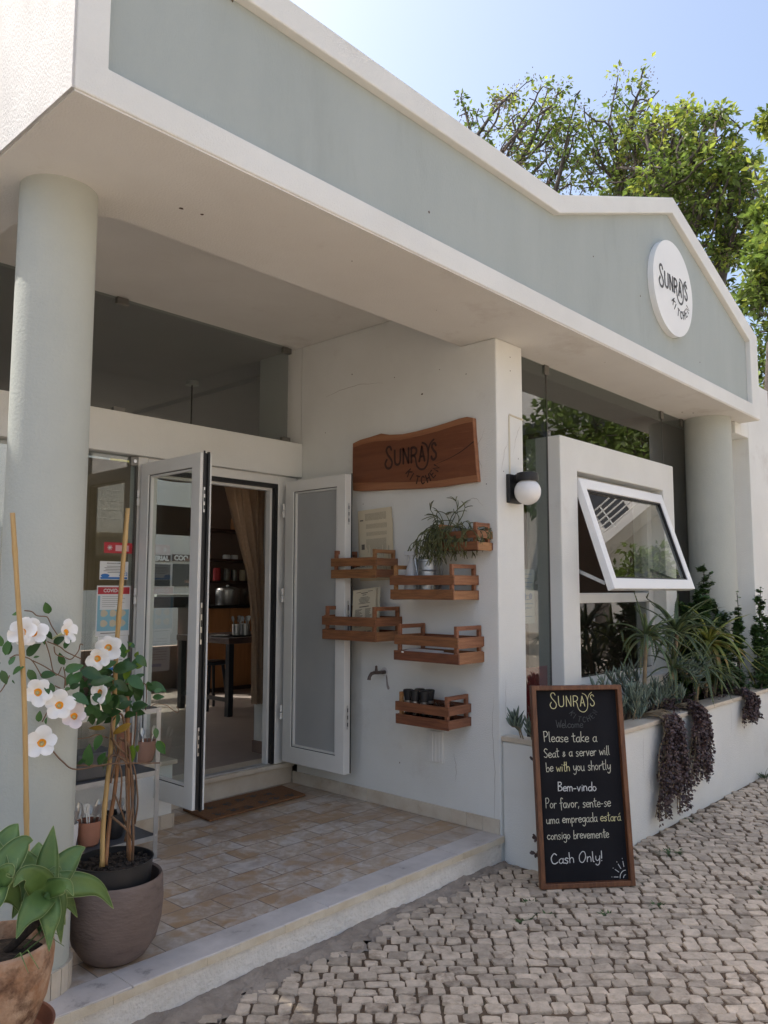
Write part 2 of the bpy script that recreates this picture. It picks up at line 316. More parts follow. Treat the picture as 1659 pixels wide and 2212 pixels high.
def marble_tiles():
    m = bpy.data.materials.new('marble_floor_tiles'); m.use_nodes = True; N = m.node_tree.nodes; Lk = m.node_tree.links; b = N['Principled BSDF']
    tc = N.new('ShaderNodeTexCoord'); mp = N.new('ShaderNodeMapping'); Lk.new(tc.outputs['Object'], mp.inputs[0]); mp.inputs['Location'].default_value = (.03, -2.875, 0)
    br = N.new('ShaderNodeTexBrick'); br.offset = .5; br.inputs['Scale'].default_value = 1; br.inputs['Brick Width'].default_value = .29; br.inputs['Row Height'].default_value = .162
    br.inputs['Mortar Size'].default_value = .003; br.inputs['Mortar Smooth'].default_value = .3; br.inputs['Color1'].default_value = (0, 0, 0, 1); br.inputs['Color2'].default_value = (1, 1, 1, 1); br.inputs['Mortar'].default_value = (.5, .5, .5, 1)
    Lk.new(mp.outputs[0], br.inputs[0])
    # shift veins from tile to tile so that each tile is a piece of its own
    vm = N.new('ShaderNodeVectorMath'); vm.operation = 'MULTIPLY_ADD'; Lk.new(br.outputs['Color'], vm.inputs[0]); vm.inputs[1].default_value = (7, 5, 3); Lk.new(mp.outputs[0], vm.inputs[2])
    n1 = N.new('ShaderNodeTexNoise'); n1.inputs['Scale'].default_value = 5; n1.inputs['Detail'].default_value = 7; n1.inputs['Roughness'].default_value = .6; n1.inputs['Distortion'].default_value = .35; Lk.new(vm.outputs[0], n1.inputs[0])
    ad = N.new('ShaderNodeMath'); ad.operation = 'MULTIPLY_ADD'; Lk.new(br.outputs['Color'], ad.inputs[0]); ad.inputs[1].default_value = .15; Lk.new(n1.outputs[0], ad.inputs[2])
    rp = N.new('ShaderNodeValToRGB'); e = rp.color_ramp.elements
    e[0].position = .34; e[0].color = (.47, .425, .385, 1); e[1].position = .88; e[1].color = (.34, .20, .10, 1)
    for p, c in ((.46, (.60, .55, .50, 1)), (.57, (.47, .375, .28, 1)), (.65, (.60, .53, .46, 1)), (.76, (.43, .29, .17, 1))):
        q = e.new(p); q.color = c
    Lk.new(ad.outputs[0], rp.inputs[0])
    n2 = N.new('ShaderNodeTexNoise'); n2.inputs['Scale'].default_value = 2.2; n2.inputs['Detail'].default_value = 9; n2.inputs['Roughness'].default_value = .7; Lk.new(mp.outputs[0], n2.inputs[0])
    mr = N.new('ShaderNodeMapRange'); mr.inputs[1].default_value = .45; mr.inputs[2].default_value = .75; Lk.new(n2.outputs[0], mr.inputs[0])
    m1 = N.new('ShaderNodeMix'); m1.data_type = 'RGBA'; Lk.new(mr.outputs[0], m1.inputs[0]); Lk.new(rp.outputs[0], m1.inputs[6]); m1.inputs[7].default_value = (.30, .21, .15, 1)
    # some tiles are cut from the ochre part of the block
    n3 = N.new('ShaderNodeTexNoise'); n3.inputs['Scale'].default_value = 7; n3.inputs['Detail'].default_value = 6; n3.inputs['Distortion'].default_value = .4; Lk.new(vm.outputs[0], n3.inputs[0])
    a3 = N.new('ShaderNodeMath'); a3.operation = 'MULTIPLY_ADD'; Lk.new(br.outputs['Color'], a3.inputs[0]); a3.inputs[1].default_value = .30; Lk.new(n3.outputs[0], a3.inputs[2])
    r3 = N.new('ShaderNodeMapRange'); r3.inputs[1].default_value = .66; r3.inputs[2].default_value = .82; r3.inputs[4].default_value = .8; Lk.new(a3.outputs[0], r3.inputs[0])
    m3 = N.new('ShaderNodeMix'); m3.data_type = 'RGBA'; Lk.new(r3.outputs[0], m3.inputs[0]); Lk.new(m1.outputs[2], m3.inputs[6]); m3.inputs[7].default_value = (.42, .27, .15, 1)
    m2 = N.new('ShaderNodeMix'); m2.data_type = 'RGBA'; Lk.new(br.outputs['Fac'], m2.inputs[0]); Lk.new(m3.outputs[2], m2.inputs[6]); m2.inputs[7].default_value = (.20, .16, .13, 1)
    Lk.new(m2.outputs[2], b.inputs['Base Color']); b.inputs['Roughness'].default_value = .34
    bp = N.new('ShaderNodeBump'); bp.inputs['Strength'].default_value = .25; bp.inputs['Distance'].default_value = .003; bp.invert = True; Lk.new(br.outputs['Fac'], bp.inputs['Height']); Lk.new(bp.outputs[0], b.inputs['Normal'])
    return m
MTILE = marble_tiles()

# ------------------------------------------------------------------ setting: ground, pavement, patio
GZ = -.15
XC = 4.03; YB = 4.585; YF = 2.32; ZS = 3.03
def street_mat():
    m = M('limestone_paving_far', (.43, .385, .33), (.36, .315, .27), 3, .8); nt = m.node_tree; N = nt.nodes; b = N['Principled BSDF']
    tc = N.new('ShaderNodeTexCoord'); br = N.new('ShaderNodeTexBrick'); br.inputs['Scale'].default_value = 1; br.inputs['Brick Width'].default_value = .11; br.inputs['Row Height'].default_value = .095; br.inputs['Mortar Size'].default_value = .008
    br.inputs['Color1'].default_value = (1, 1, 1, 1); br.inputs['Color2'].default_value = (.8, .79, .77, 1); br.inputs['Mortar'].default_value = (.3, .24, .18, 1)
    mp = N.new('ShaderNodeMapping'); mp.inputs['Rotation'].default_value = (0, 0, .7); nt.links.new(tc.outputs['Object'], mp.inputs[0]); nt.links.new(mp.outputs[0], br.inputs[0])
    mx = N.new('ShaderNodeMix'); mx.data_type = 'RGBA'; mx.blend_type = 'MULTIPLY'; mx.inputs[0].default_value = 1; nt.links.new(b.inputs['Base Color'].links[0].from_socket, mx.inputs[6]); nt.links.new(br.outputs['Color'], mx.inputs[7]); nt.links.new(mx.outputs[2], b.inputs['Base Color'])
    return m
g = MB(); g.add([(-400,-400,GZ-.034),(400,-400,GZ-.034),(400,400,GZ-.034),(-400,400,GZ-.034)], [(0,1,2,3)])
struct(g.build('ground', street_mat()))
g = MB(); g.add([(-1.2,-2.3,GZ-.011),(9.7,-2.3,GZ-.011),(9.7,2.74,GZ-.011),(-1.2,2.74,GZ-.011)], [(0,1,2,3)])
struct(g.build('pavement_bed', DIRT))

def pavement():
    mb = MB(); rnd = random.Random(3)
    a0 = R_(-47); k0 = -1/6.0            # rows start across the view and slowly swing to the right
    P0 = V(3.3, 1.25); ds = .01
    s_arr = np.arange(-6, 8, ds)
    def ang(s):
        if s < 0: return a0
        return a0+k0*min(s, 3.6)
    # integrate base curve
    idx0 = int(round(6/ds)); pts = np.zeros((len(s_arr), 2)); angs = np.array([ang(s) for s in s_arr])
    cs = np.stack([np.cos(angs), np.sin(angs)], 1)
    pts[idx0] = P0[:2]
    for i in range(idx0, len(s_arr)-1): pts[i+1] = pts[i]+cs[i]*ds
    for i in range(idx0, 0, -1): pts[i-1] = pts[i]-cs[i-1]*ds
    nrm = np.stack([-np.sin(angs), np.cos(angs)], 1)
    kap = np.where((s_arr > 0) & (s_arr < 3.6), k0, 0.0)
    def P(s, t):
        i = min(max(int((s+6)/ds), 0), len(s_arr)-1); return pts[i]+nrm[i]*t
    t = -3.6
    while t < 6.5:
        rowh = rnd.uniform(.058, .080)
        s = -6+rnd.random()*.1
        wob = [rnd.uniform(-.012, .012) for _ in range(40)]
        while s < 7.9:
            i = min(int((s+6)/ds), len(s_arr)-1)
            st = max(.3, 1-kap[i]*t)
            w = rnd.uniform(.060, .096)/st
            c = P(s+w/2, t+rowh/2)
            x, y = c; s2 = s+w
            lim = YF-.02 if x > XC-.02 else 2.74-.085-.03*math.sin(x*3.1)-.03*math.sin(x*7.7)-.10*max(0, min(1, (2.4-x)/1.2))
            if y < lim and -.7 < x < 9.5 and y > -2.2 and x+1.2*y > -.6:
                g = rnd.uniform(.003, .0065)
                wv = lambda ss: wob[int((ss+6)*2.6) % 40]*(1-((ss+6)*2.6 % 1))+wob[(int((ss+6)*2.6)+1) % 40]*((ss+6)*2.6 % 1)
                j = lambda: rnd.uniform(-.010, .010)
                cor = [(s+g+j()*.7, t+g+j()+wv(s)), (s2-g+j()*.7, t+g+j()+wv(s2)), (s2-g+j()*.7, t+rowh-g+j()+wv(s2)), (s+g+j()*.7, t+rowh-g+j()+wv(s))]
                Q = [P(*q) for q in cor]; cen = sum(Q)/4
                ring = []
                for q in range(4):
                    a, b, d = Q[q-1], Q[q], Q[(q+1) % 4]; cf = rnd.uniform(.05, .20)
                    ring += [b+(a-b)*cf, b+(d-b)*cf]
                    if rnd.random() < .5: ring += [(b+d)/2+(cen-(b+d)/2)*rnd.uniform(-.06, .10)]
                n = len(ring); z = GZ+rnd.uniform(-.005, .004); tx = rnd.uniform(-.05, .05); ty = rnd.uniform(-.05, .05)
                zz = lambda p: z+(p[0]-cen[0])*tx+(p[1]-cen[1])*ty
                r1 = [(p[0], p[1], GZ-.034) for p in ring]; r2 = [(p[0], p[1], zz(p)-.0045) for p in ring]
                r3 = []
                for p in ring:
                    q = cen+(p-cen)*rnd.uniform(.93, .975); r3.append((q[0], q[1], zz(q)-rnd.uniform(0, .0016)))
                top = (cen[0]+rnd.uniform(-.012, .012), cen[1]+rnd.uniform(-.012, .012), z+rnd.uniform(-.0015, .0015))
                fs = [(q, (q+1) % n, n+(q+1) % n, n+q) for q in range(n)]+[(n+q, n+(q+1) % n, 2*n+(q+1) % n, 2*n+q) for q in range(n)]+[(2*n+q, 2*n+(q+1) % n, 3*n) for q in range(n)]
                mb.add(r1+r2+r3+[top], fs)
            s = s2
        t += rowh
    o = mb.build('pavement', STONE); struct(o); return o
pavement()
# strip of bare cement along the step
mb = MB(); xs = np.linspace(-.6, 4.02, 200); random.seed(5); NR = 9; vs = []
for q in range(NR):
    u = q/(NR-1)
    for x in xs:
        wd_ = .135+.03*math.sin(x*3.1)+.03*math.sin(x*7.7)+.12*max(0, min(1, (2.4-x)/1.2))+random.uniform(-.05, .05)*u
        lump = .006*math.sin(x*9+q*1.3)+.005*math.sin(x*23+q*2.1)+random.uniform(-.004, .004)
        vs.append((x, 2.746-wd_*u, GZ+.010*(1-u)+lump*(1-.3*u)-.010*u**2))
n = len(xs); mb.add(vs, [(q*n+i, q*n+i+1, (q+1)*n+i+1, (q+1)*n+i) for q in range(NR-1) for i in range(n-1)])
struct(mb.build('cement_strip', CEMENT, smooth='all'))
# patio: tiled platform with a marble nosing and a rough rendered front
pt = MB(); pt.m = 0; pt.box(-1.5, 2.885, -.3, XC, YB+.05, 0.0)
pat = pt.build('patio', MTILE); struct(pat)
nb = MB(); segs = [-1.5, .2, 1.62, 2.605, 3.575, XC-.002]
for a, b_ in zip(segs, segs[1:]): nb.box(a+.001, 2.728, -.035, b_-.001, 2.884, .001)
struct(nb.build('patio_nosing', NOSE, bevel=.004))
nb = MB(); sg_ = np.linspace(-1.5, XC-.004, 70); random.seed(21)
for a, b_ in zip(sg_, sg_[1:]):
    q = random.uniform(0, .003); nb.box(a, 2.7235+q, -.0355, b_, 2.7275, -.002-random.uniform(0, .005)*(random.random() < .6))
struct(nb.build('patio_edge', NOSEEDGE))
nb = MB(); segx = np.linspace(-1.5, XC-.01, 90); random.seed(11)
vt = [(x, 2.742, -.0352) for x in segx]; vb = [(x, 2.742+random.uniform(-.004, .004), GZ-.02+.0) for x in segx]
n = len(segx); nb.add(vt+vb, [(i, n+i, n+i+1, i+1) for i in range(n-1)])
struct(nb.build('patio_riser', ROUGHW))

# ------------------------------------------------------------------ the cafe building
cafe = thing('cafe_building', 'single storey white and sage green cafe with gabled fascia and glass front', 'building', (4.03, 2.75, 0))
def part(name, mb, mat, parent=cafe, **k): return mb.build(name, mat, parent, **k)
m = MB(); m.prism([(XC, y, z) for y, z in ((2.75, -.3), (4.58, -.3), (4.58, 3.34), (3.031, 3.34), (3.031, 3.0225), (2.75, 3.0225))], (.30, 0, 0))
w = part('side_wall', m, WHITE, bevel=.008)
# fascia frame, panel and coping body
OUT = [(1.071, ZS), (7.75, ZS), (7.75, 3.83), (5.85, 4.488), (4.119, 3.846), (1.071, 3.846)]
INN = [(1.186, 3.150), (7.545, 3.150), (7.545, 3.742), (5.83, 4.354), (4.105, 3.722), (1.186, 3.722)]
m = MB(); m.ring([(x, YF, z) for x, z in OUT], [(x, YF, z) for x, z in INN], (0, .05, 0))
fas = part('fascia_frame', m, WHITE, bevel=.007)
m = MB(); m.prism([(x, YF+.044, z) for x, z in INN], (0, .01, 0)); part('fascia_panel', m, GREEN)
m = MB(); m.prism([(x, YF+.0545, z) for x, z in OUT], (0, .24, 0)); part('fascia_back', m, WHITE)
# left return of the parapet and ring beam soffit
m = MB(); m.box(1.0712, YF+.296, ZS, 1.30, 7.0, 3.846); part('parapet_return', m, ROUGHW, bevel=.006)
m = MB(); m.box(1.302, YF+.297, ZS+.001, 7.748, 3.03, 3.30)
m.prism([(1.302, 3.031, ZS+.001), (1.602, 3.031, ZS+.001), (1.34, 3.36, ZS+.001), (1.34, 7.0, ZS+.001), (1.302, 7.0, ZS+.001)], (0, 0, .3))
part('soffit_beam', m, SOFFIT)
m = MB(); m.box(1.345, 3.032, 3.34, 4.33, 4.7, 3.42); part('recess_ceiling', m, SOFFIT)
m = MB(); m.box(1.31, YF+.30, 3.425, 7.74, 9.3, 3.50); part('roof_slab', m, WHITE)
m = MB(); zt = ZS-.0065
m.prism([(1.076, 2.327, zt), (7.744, 2.327, zt), (7.744, 3.029, zt), (1.602, 3.029, zt), (1.339, 3.362, zt), (1.339, 7.0, zt), (1.076, 7.0, zt)], (0, 0, .006)); part('soffit_skin', m, SOFFIT)
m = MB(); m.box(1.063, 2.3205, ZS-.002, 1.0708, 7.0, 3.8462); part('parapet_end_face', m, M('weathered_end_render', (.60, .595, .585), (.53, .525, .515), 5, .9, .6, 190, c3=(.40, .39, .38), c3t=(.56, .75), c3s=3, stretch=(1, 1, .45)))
# round columns
def col(c, r, z0, z1, mat, name='column'):
    m = MB(); m.lathe([(r, z0), (r, z1)], (c[0], c[1], 0), 48); return part(name, m, mat, smooth=True)
c1 = col((1.345, 3.0), .146, .088, ZS+.01, GREENR)
m = MB(); nst = 22
for k in range(nst):
    a, b_ = 2*math.pi*k/nst, 2*math.pi*(k+.93)/nst
    pts = [(1.345+.1585*math.cos(q), 3.0+.1585*math.sin(q), 0.0) for q in (a, (a+b_)/2, b_)]+[(1.345+.140*math.cos(q), 3.0+.140*math.sin(q), 0.0) for q in (b_, a)]
    m.prism(pts, (0, 0, .092))
part('column_base', m, MARB, parent=c1)
c2 = col((7.38, 2.68), .205, .3, ZS+.01, GREENR)
# end wall beside the right column
m = MB(); m.box(7.96, 2.50, -.3, 8.62, 2.80, 3.50); m.box(7.60, 2.501, 2.91, 7.752, 2.79, 3.021); m.box(7.7525, 2.501, 2.91, 7.9595, 2.79, 3.498); m.box(7.50, 2.74, -.3, 7.958, 2.801, 2.9095)
part('end_wall', m, WHITE, bevel=.006)
# lintel over the door, clerestory, frames
m = MB(); m.box(-1.5, 4.555, 2.30, XC-.002, 4.80, 2.565); part('lintel', m, WHITE, bevel=.006)
m = MB(); m.box(-1.5, 4.655, 2.566, 3.955, 4.663, 3.339); cg = part('clerestory_glass', m, CLGLASS)
for (x, z) in ((2.52, 3.31), (2.52, 2.585), (3.92, 3.30), (3.92, 2.59)):
    m = MB(); m.box(x-.04, 4.62, z-.022, x+.04, 4.654, z+.022); part('glass_clip', m, SMALLCLIP, parent=cg, bevel=.003)
m = MB(); m.box(2.655, 4.60, .165, 2.725, 4.70, 2.30); m.box(3.83, 4.60, .165, 3.91, 4.70, 2.30); m.box(2.726, 4.60, 2.235, 3.829, 4.70, 2.2995)
m.box(3.911, 4.60, .165, XC-.001, 4.72, 2.298)
df = part('door_frame', m, FRAME, bevel=.004)
m = MB(); m.box(2.727, 4.604, 2.205, 3.828, 4.64, 2.2345); m.box(3.803, 4.604, .17, 3.8295, 4.64, 2.204); m.box(2.7262, 4.604, .17, 2.738, 4.64, 2.204)
part('gasket', m, BLACK, parent=df)
m = MB(); m.box(2.74, 4.641, 2.185, 3.80, 4.69, 2.2045); m.box(3.785, 4.641, .17, 3.8025, 4.69, 2.184); part('inner_rebate', m, FRAME, parent=df)
m = MB(); m.box(-1.5, 4.622, .41, 2.654, 4.630, 2.299); fg = part('fixed_glass', m, DGLASS)
m = MB(); m.box(2.60, 4.596, 2.235, 2.653, 4.621, 2.296); m2 = part('glass_clip', m, SMALLCLIP, parent=fg, bevel=.003)
m = MB(); m.lathe([(.011, 0), (.011, .004)], (2.627, 4.5955, 2.265), 12, axis=np.array([[1,0,0],[0,0,-1],[0,1,0]])); part('screw', m, STEEL, parent=m2)
m = MB(); m.box(2.640, 4.600, .41, 2.6545, 4.621, 2.234); part('glass_channel', m, SMALLCLIP, parent=fg)
# low plinth under the fixed glass
m = MB(); m.box(-1.5, 4.31, .001, 2.785, 4.76, .378); pl = part('plinth', m, WHITE, bevel=.004)
m = MB(); m.box(-1.5, 4.285, .379, 2.805, 4.7605, .405); part('plinth_cap', m, MARB, parent=pl, bevel=.006)
m = MB()
for x in np.arange(-1.5, 2.75, .3): m.box(x+.001, 4.297, .001, min(x+.299, 2.7845), 4.3095, .085)
m.box(2.786, 4.297, .001, 2.798, 4.60, .085)
part('plinth_skirting', m, MARB, parent=pl, bevel=.002)
# doorstep
m = MB(); m.box(2.80, 4.632, .001, XC-.001, 4.80, .124); st = part('doorstep', m, MARB)
m = MB(); m.box(2.787, 4.601, .125, XC-.001, 4.86, .160); part('doorstep_slab', m, MARB, parent=st, bevel=.008)
m = MB(); m.box(2.73, 4.63, .1605, 3.83, 4.66, .171); m.box(2.73, 4.675, .1605, 3.83, 4.69, .168); part('door_track', m, ALU, parent=st)
# skirting of the crate wall
m = MB(); y = 2.755; rs = random.Random(2); 
while y < 4.60:
    L = rs.choice([.12, .2, .26, .3]); m.box(4.0165, y+.001, .001, 4.0295, min(y+L, 4.62)-.001, .086); y += L
part('wall_skirting', m, MARB, bevel=.002)

def door_leaf(x0, x1, yh, yf, z0, z1, face_mat, pane=None):
    """leaf standing open at right angles to the door, hinge at yh, free edge at yf"""
    m = MB(); gy0, gy1 = yf+.087, yh-.092; gz0, gz1 = z0+.115, z1-.082
    m.ring([(x0, yf, z0), (x0, yh, z0), (x0, yh, z1), (x0, yf, z1)], [(x0, gy0, gz0), (x0, gy1, gz0), (x0, gy1, gz1), (x0, gy0, gz1)], (x1-x0, 0, 0))
    d = part('door_leaf', m, face_mat, bevel=.004)
    m = MB(); xm = (x0+x1)/2; m.box(xm-.004, gy0-.002, gz0-.002, xm+.004, gy1+.002, gz1+.002); part('pane', m, pane or DGLASS, parent=d)
    m = MB(); e = .016
    m.ring([(x0+.012, gy0, gz0), (x0+.012, gy1, gz0), (x0+.012, gy1, gz1), (x0+.012, gy0, gz1)], [(x0+.012, gy0+e, gz0+e), (x0+.012, gy1-e, gz0+e), (x0+.012, gy1-e, gz1-e), (x0+.012, gy0+e, gz1-e)], (.02, 0, 0))
    part('glazing_bead', m, face_mat, parent=d)
    m = MB(); q = .004
    m.ring([(x0+.008, gy0-.001, gz0-.001), (x0+.008, gy1+.001, gz0-.001), (x0+.008, gy1+.001, gz1+.001), (x0+.008, gy0-.001, gz1+.001)], [(x0+.008, gy0+q, gz0+q), (x0+.008, gy1-q, gz0+q), (x0+.008, gy1-q, gz1-q), (x0+.008, gy0+q, gz1-q)], (.004, 0, 0))
    part('gasket', m, BLACK, parent=d)
    m = MB(); xa = x0+(x1-x0)*.30
    if pane:
        m.box(x1-.007, yf-.006, z0+.004, x1-.001, yf-.0005, z1+.010)
    else:
      m.box(xa, yf-.006, z0+.004, xa+.010, yf-.0005, z1+.012); m.box(xa+.024, yf-.016, z0-.008, xa+.036, yf-.0005, z1+.006); m.box(xa+.012, yf-.004, z0, xa+.022, yf-.0005, z1)
    part('edge_seal', m, BLACK, parent=d)
    if not pane: m = MB(); m.box(x1-.010, yf-.022, z0, x1-.002, yf-.0005, z1-.004); part('edge_trim', m, FRAME, parent=d)
    for zz, hh in ((z0+.38, .16), (z0+1.05, .24), (z1-.28, .15)):
        m = MB(); m.box(xa+.0005, yf-.0105, zz-hh/2, xa+.0125, yf-.0065, zz+hh/2)
        lp = part('lock_plate', m, STEEL, parent=d, bevel=.002)
        for dz in (-.3, 0, .3):
            m = MB(); m.box(xa+.003, yf-.0125, zz+dz*hh-hh*.08, xa+.010, yf-.0106, zz+dz*hh+hh*.08); part('latch_slot', m, BLACK, parent=lp)
    for zz in (z0+.35, z1-.85, z1-.22):
        m = MB(); m.tube([(x0-.006, yh+.012, zz-.05), (x0-.006, yh+.012, zz-.004)], .010, 10); m.tube([(x0-.006, yh+.012, zz+.004), (x0-.006, yh+.012, zz+.05)], .010, 10)
        part('hinge', m, FRAME, parent=d, smooth=True)
    return d
door_leaf(2.655, 2.722, 4.565, 3.905, .195, 2.248, FRAME)
dl = door_leaf(3.845, 3.91, 4.535, 3.895, .195, 2.248, FRAME, M('obscured_glass', (.40, .41, .40), (.36, .37, .36), 1.5, .12))

# window box on the right, glass around it
m = MB(); bx0, bx1, bz0, bz1 = 4.80, 6.726, .42, 2.516; ox0, ox1, oz0, oz1 = 5.035, 6.505, .76, 2.285
m.ring([(bx0, 2.75, bz0), (bx1, 2.75, bz0), (bx1, 2.75, bz1), (bx0, 2.75, bz1)], [(ox0, 2.75, oz0), (ox1, 2.75, oz0), (ox1, 2.75, oz1), (ox0, 2.75, oz1)], (0, .28, 0))
part('window_box', m, WHITE, bevel=.008)
m = MB(); fz = 1.40
m.ring([(ox0+.001, 2.86, oz0+.001), (ox1-.001, 2.86, oz0+.001), (ox1-.001, 2.86, oz1-.001), (ox0+.001, 2.86, oz1-.001)], [(ox0+.05, 2.86, oz0+.05), (ox1-.09, 2.86, oz0+.05), (ox1-.09, 2.86, oz1-.07), (ox0+.05, 2.86, oz1-.07)], (0, .06, 0))
m.box(ox0+.051, 2.858, fz-.055, ox1-.091, 2.918, fz+.02)
wf = part('window_frame', m, FRAME, bevel=.004)
for xx in (ox0+.05, ox1-.62):
    mm = MB(); mm.tube([(xx, 2.85, oz1-.03), (xx+.06, 2.85, oz1-.03)], .012, 10); part('hinge', mm, SMALLCLIP, parent=wf, smooth=True)
m = MB(); m.box(ox0+.048, 2.885, oz0+.048, ox1-.088, 2.893, fz-.053); part('lower_pane', m, SHOPG, parent=wf)
m = MB(); m.box(ox0+.052, 2.857, oz0+.052, ox1-.092, 2.8595, oz0+.06); part('pane_gasket', m, BLACK, parent=wf)
# awning sash, hinged at the top and pushed out at the bottom
tl = V(5.045, 2.80, 2.225); phi = math.atan2(.255, .785); dn = V(0, -math.sin(phi), -math.cos(phi)); nn = V(0, -math.cos(phi), math.sin(phi)); ex = V(1, 0, 0)
SW, SH = 1.42, .83
def sp(x, y, d=0): return tl+ex*x+dn*y+nn*d
m = MB(); m.ring([sp(0,0), sp(SW,0), sp(SW,SH), sp(0,SH)], [sp(.075,.08), sp(SW-.075,.08), sp(SW-.075,SH-.078), sp(.075,SH-.078)], nn*.055)
sa = part('awning_sash', m, SASHW, bevel=.005)
m = MB(); m.add([sp(.07,.075,.026), sp(SW-.07,.075,.026), sp(SW-.07,SH-.073,.026), sp(.07,SH-.073,.026)], [(3,2,1,0)]); part('pane', m, SGLASS, parent=sa)
m = MB(); e = .012; m.ring([sp(.074,.079,.045), sp(SW-.074,.079,.045), sp(SW-.074,SH-.077,.045), sp(.074,SH-.077,.045)], [sp(.074+e,.079+e,.045), sp(SW-.074-e,.079+e,.045), sp(SW-.074-e,SH-.077-e,.045), sp(.074+e,SH-.077-e,.045)], nn*-.02)
part('gasket', m, BLACK, parent=sa)
m = MB()
for xx in (.012, SW-.03):
    a = sp(xx, SH-.06, -.01); b_ = V(a[0], 2.875, 1.62); m.obox(a, unit(b_-a), V(1,0,0), np.cross(unit(b_-a), V(1,0,0)), 0, 0, -.012, np.linalg.norm(b_-a), .012, .012)
part('stay_arm', m, ALU, parent=sa)
# shop glass behind
m = MB(); m.box(4.331, 2.85, .40, 4.798, 2.858, ZS-.001); sg = part('shop_glass', m, SHOPG)
m = MB(); m.box(4.7985, 2.846, .40, 4.8005, 2.862, ZS-.001); m.box(6.755, 2.846, 2.52, 6.757, 2.862, ZS-.001); part('glass_joint', m, SMALLCLIP, parent=sg)
m = MB(); m.box(4.802, 2.85, 2.518, 6.755, 2.858, ZS-.001); part('transom_glass', m, SHOPG)
m = MB(); m.box(6.758, 2.85, .40, 7.30, 2.858, ZS-.001); part('side_glass', m, SHOPG)
for x in (4.80, 6.757, 7.20):
    mm = MB(); mm.box(x-.035, 2.838, ZS-.075, x+.02, 2.849, ZS-.002); part('glass_clip', mm, SMALLCLIP, bevel=.002)
m = MB(); m.box(4.331, 2.81, -.2, 7.5, 2.90, .40); part('sill_wall', m, WHITE)

# interior shell
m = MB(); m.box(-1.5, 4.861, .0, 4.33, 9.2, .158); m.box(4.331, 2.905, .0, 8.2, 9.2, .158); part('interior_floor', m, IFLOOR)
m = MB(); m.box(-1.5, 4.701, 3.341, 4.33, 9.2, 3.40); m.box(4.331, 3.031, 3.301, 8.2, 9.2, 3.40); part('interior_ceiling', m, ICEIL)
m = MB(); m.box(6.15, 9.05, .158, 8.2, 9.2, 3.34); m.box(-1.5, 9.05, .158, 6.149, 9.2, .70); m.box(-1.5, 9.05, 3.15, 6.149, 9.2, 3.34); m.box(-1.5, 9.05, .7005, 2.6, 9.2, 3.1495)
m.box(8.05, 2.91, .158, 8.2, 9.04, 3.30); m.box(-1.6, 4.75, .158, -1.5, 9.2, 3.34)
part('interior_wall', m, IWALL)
m = MB(); m.box(4.031, 4.581, .16, 4.329, 5.1, 3.34); ir = part('interior_return', m, WHITE)
m = MB(); m.box(4.015, 4.95, .16, 4.0305, 5.1, .25); part('interior_skirting', m, IWALL, parent=ir)
m = MB(); m.box(2.61, 9.10, .70, 6.149, 9.107, 3.15); bw = part('back_window_glass', m, CGLASS)
m = MB()
for x in (2.62, 4.0, 5.28, 6.10): m.box(x, 9.075, .70, x+.045, 9.098, 3.15)
part('back_window_frame', m, DMETAL, parent=bw)

# ------------------------------------------------------------------ lettering
LOGO = [([(1.3, 2.95), (1.05, 3.45), (.6, 3.45), (.35, 2.95), (.6, 2.2), (1.15, 1.45), (1.45, .75), (1.25, .0), (.8, -.22), (.35, .0), (.12, .7), (.42, 1.3)], 1),
        ([(1.95, 2.7), (1.98, .95), (2.15, .4), (2.5, .22), (2.85, .4), (3.02, .95), (3.05, 2.75)], 1),
        ([(3.6, .28), (3.6, 2.75)], 1), ([(3.6, 2.75), (4.55, .28)], 1), ([(4.55, .28), (4.58, 2.75)], 1),
        ([(5.1, .28), (5.1, 2.72)], 1), ([(5.1, 2.72), (5.65, 2.72), (6.0, 2.4), (6.0, 1.85), (5.65, 1.45), (5.15, 1.4)], 1),
        ([(5.55, 1.42), (5.85, .9), (5.95, .2), (6.2, -.55), (6.75, -1.05), (7.4, -1.05), (7.9, -.5), (8.12, .4), (8.15, 1.5), (8.0, 2.4), (7.65, 3.0), (7.1, 3.3)], .85),
        ([(8.14, 1.6), (8.3, 2.4), (8.65, 3.1), (9.15, 3.55)], .8),
        ([(6.55, .28), (7.0, 2.65)], 1), ([(7.0, 2.65), (7.5, .28)], 1), ([(6.72, 1.05), (7.33, 1.05)], .9),
        ([(9.5, 2.55), (9.3, 2.9), (8.95, 2.85), (8.8, 2.4), (9.1, 1.8), (9.5, 1.25), (9.5, .6), (9.12, .25), (8.78, .5), (8.72, .8)], 1)]
CAPS = {'K': [[(0,0),(0,1)], [(.6,1),(.05,.45)], [(.2,.55),(.62,0)]], 'I': [[(.1,0),(.1,1)]], 'T': [[(.3,0),(.3,1)], [(0,1),(.62,1)]],
        'C': [[(.6,.85),(.35,1),(.08,.75),(.05,.3),(.3,0),(.6,.15)]], 'H': [[(0,0),(0,1)], [(.6,0),(.6,1)], [(0,.5),(.6,.5)]],
        'E': [[(.5,1),(0,1),(0,0),(.5,0)], [(0,.52),(.42,.52)]], 'N': [[(0,0),(0,1),(.6,0),(.6,1)]]}
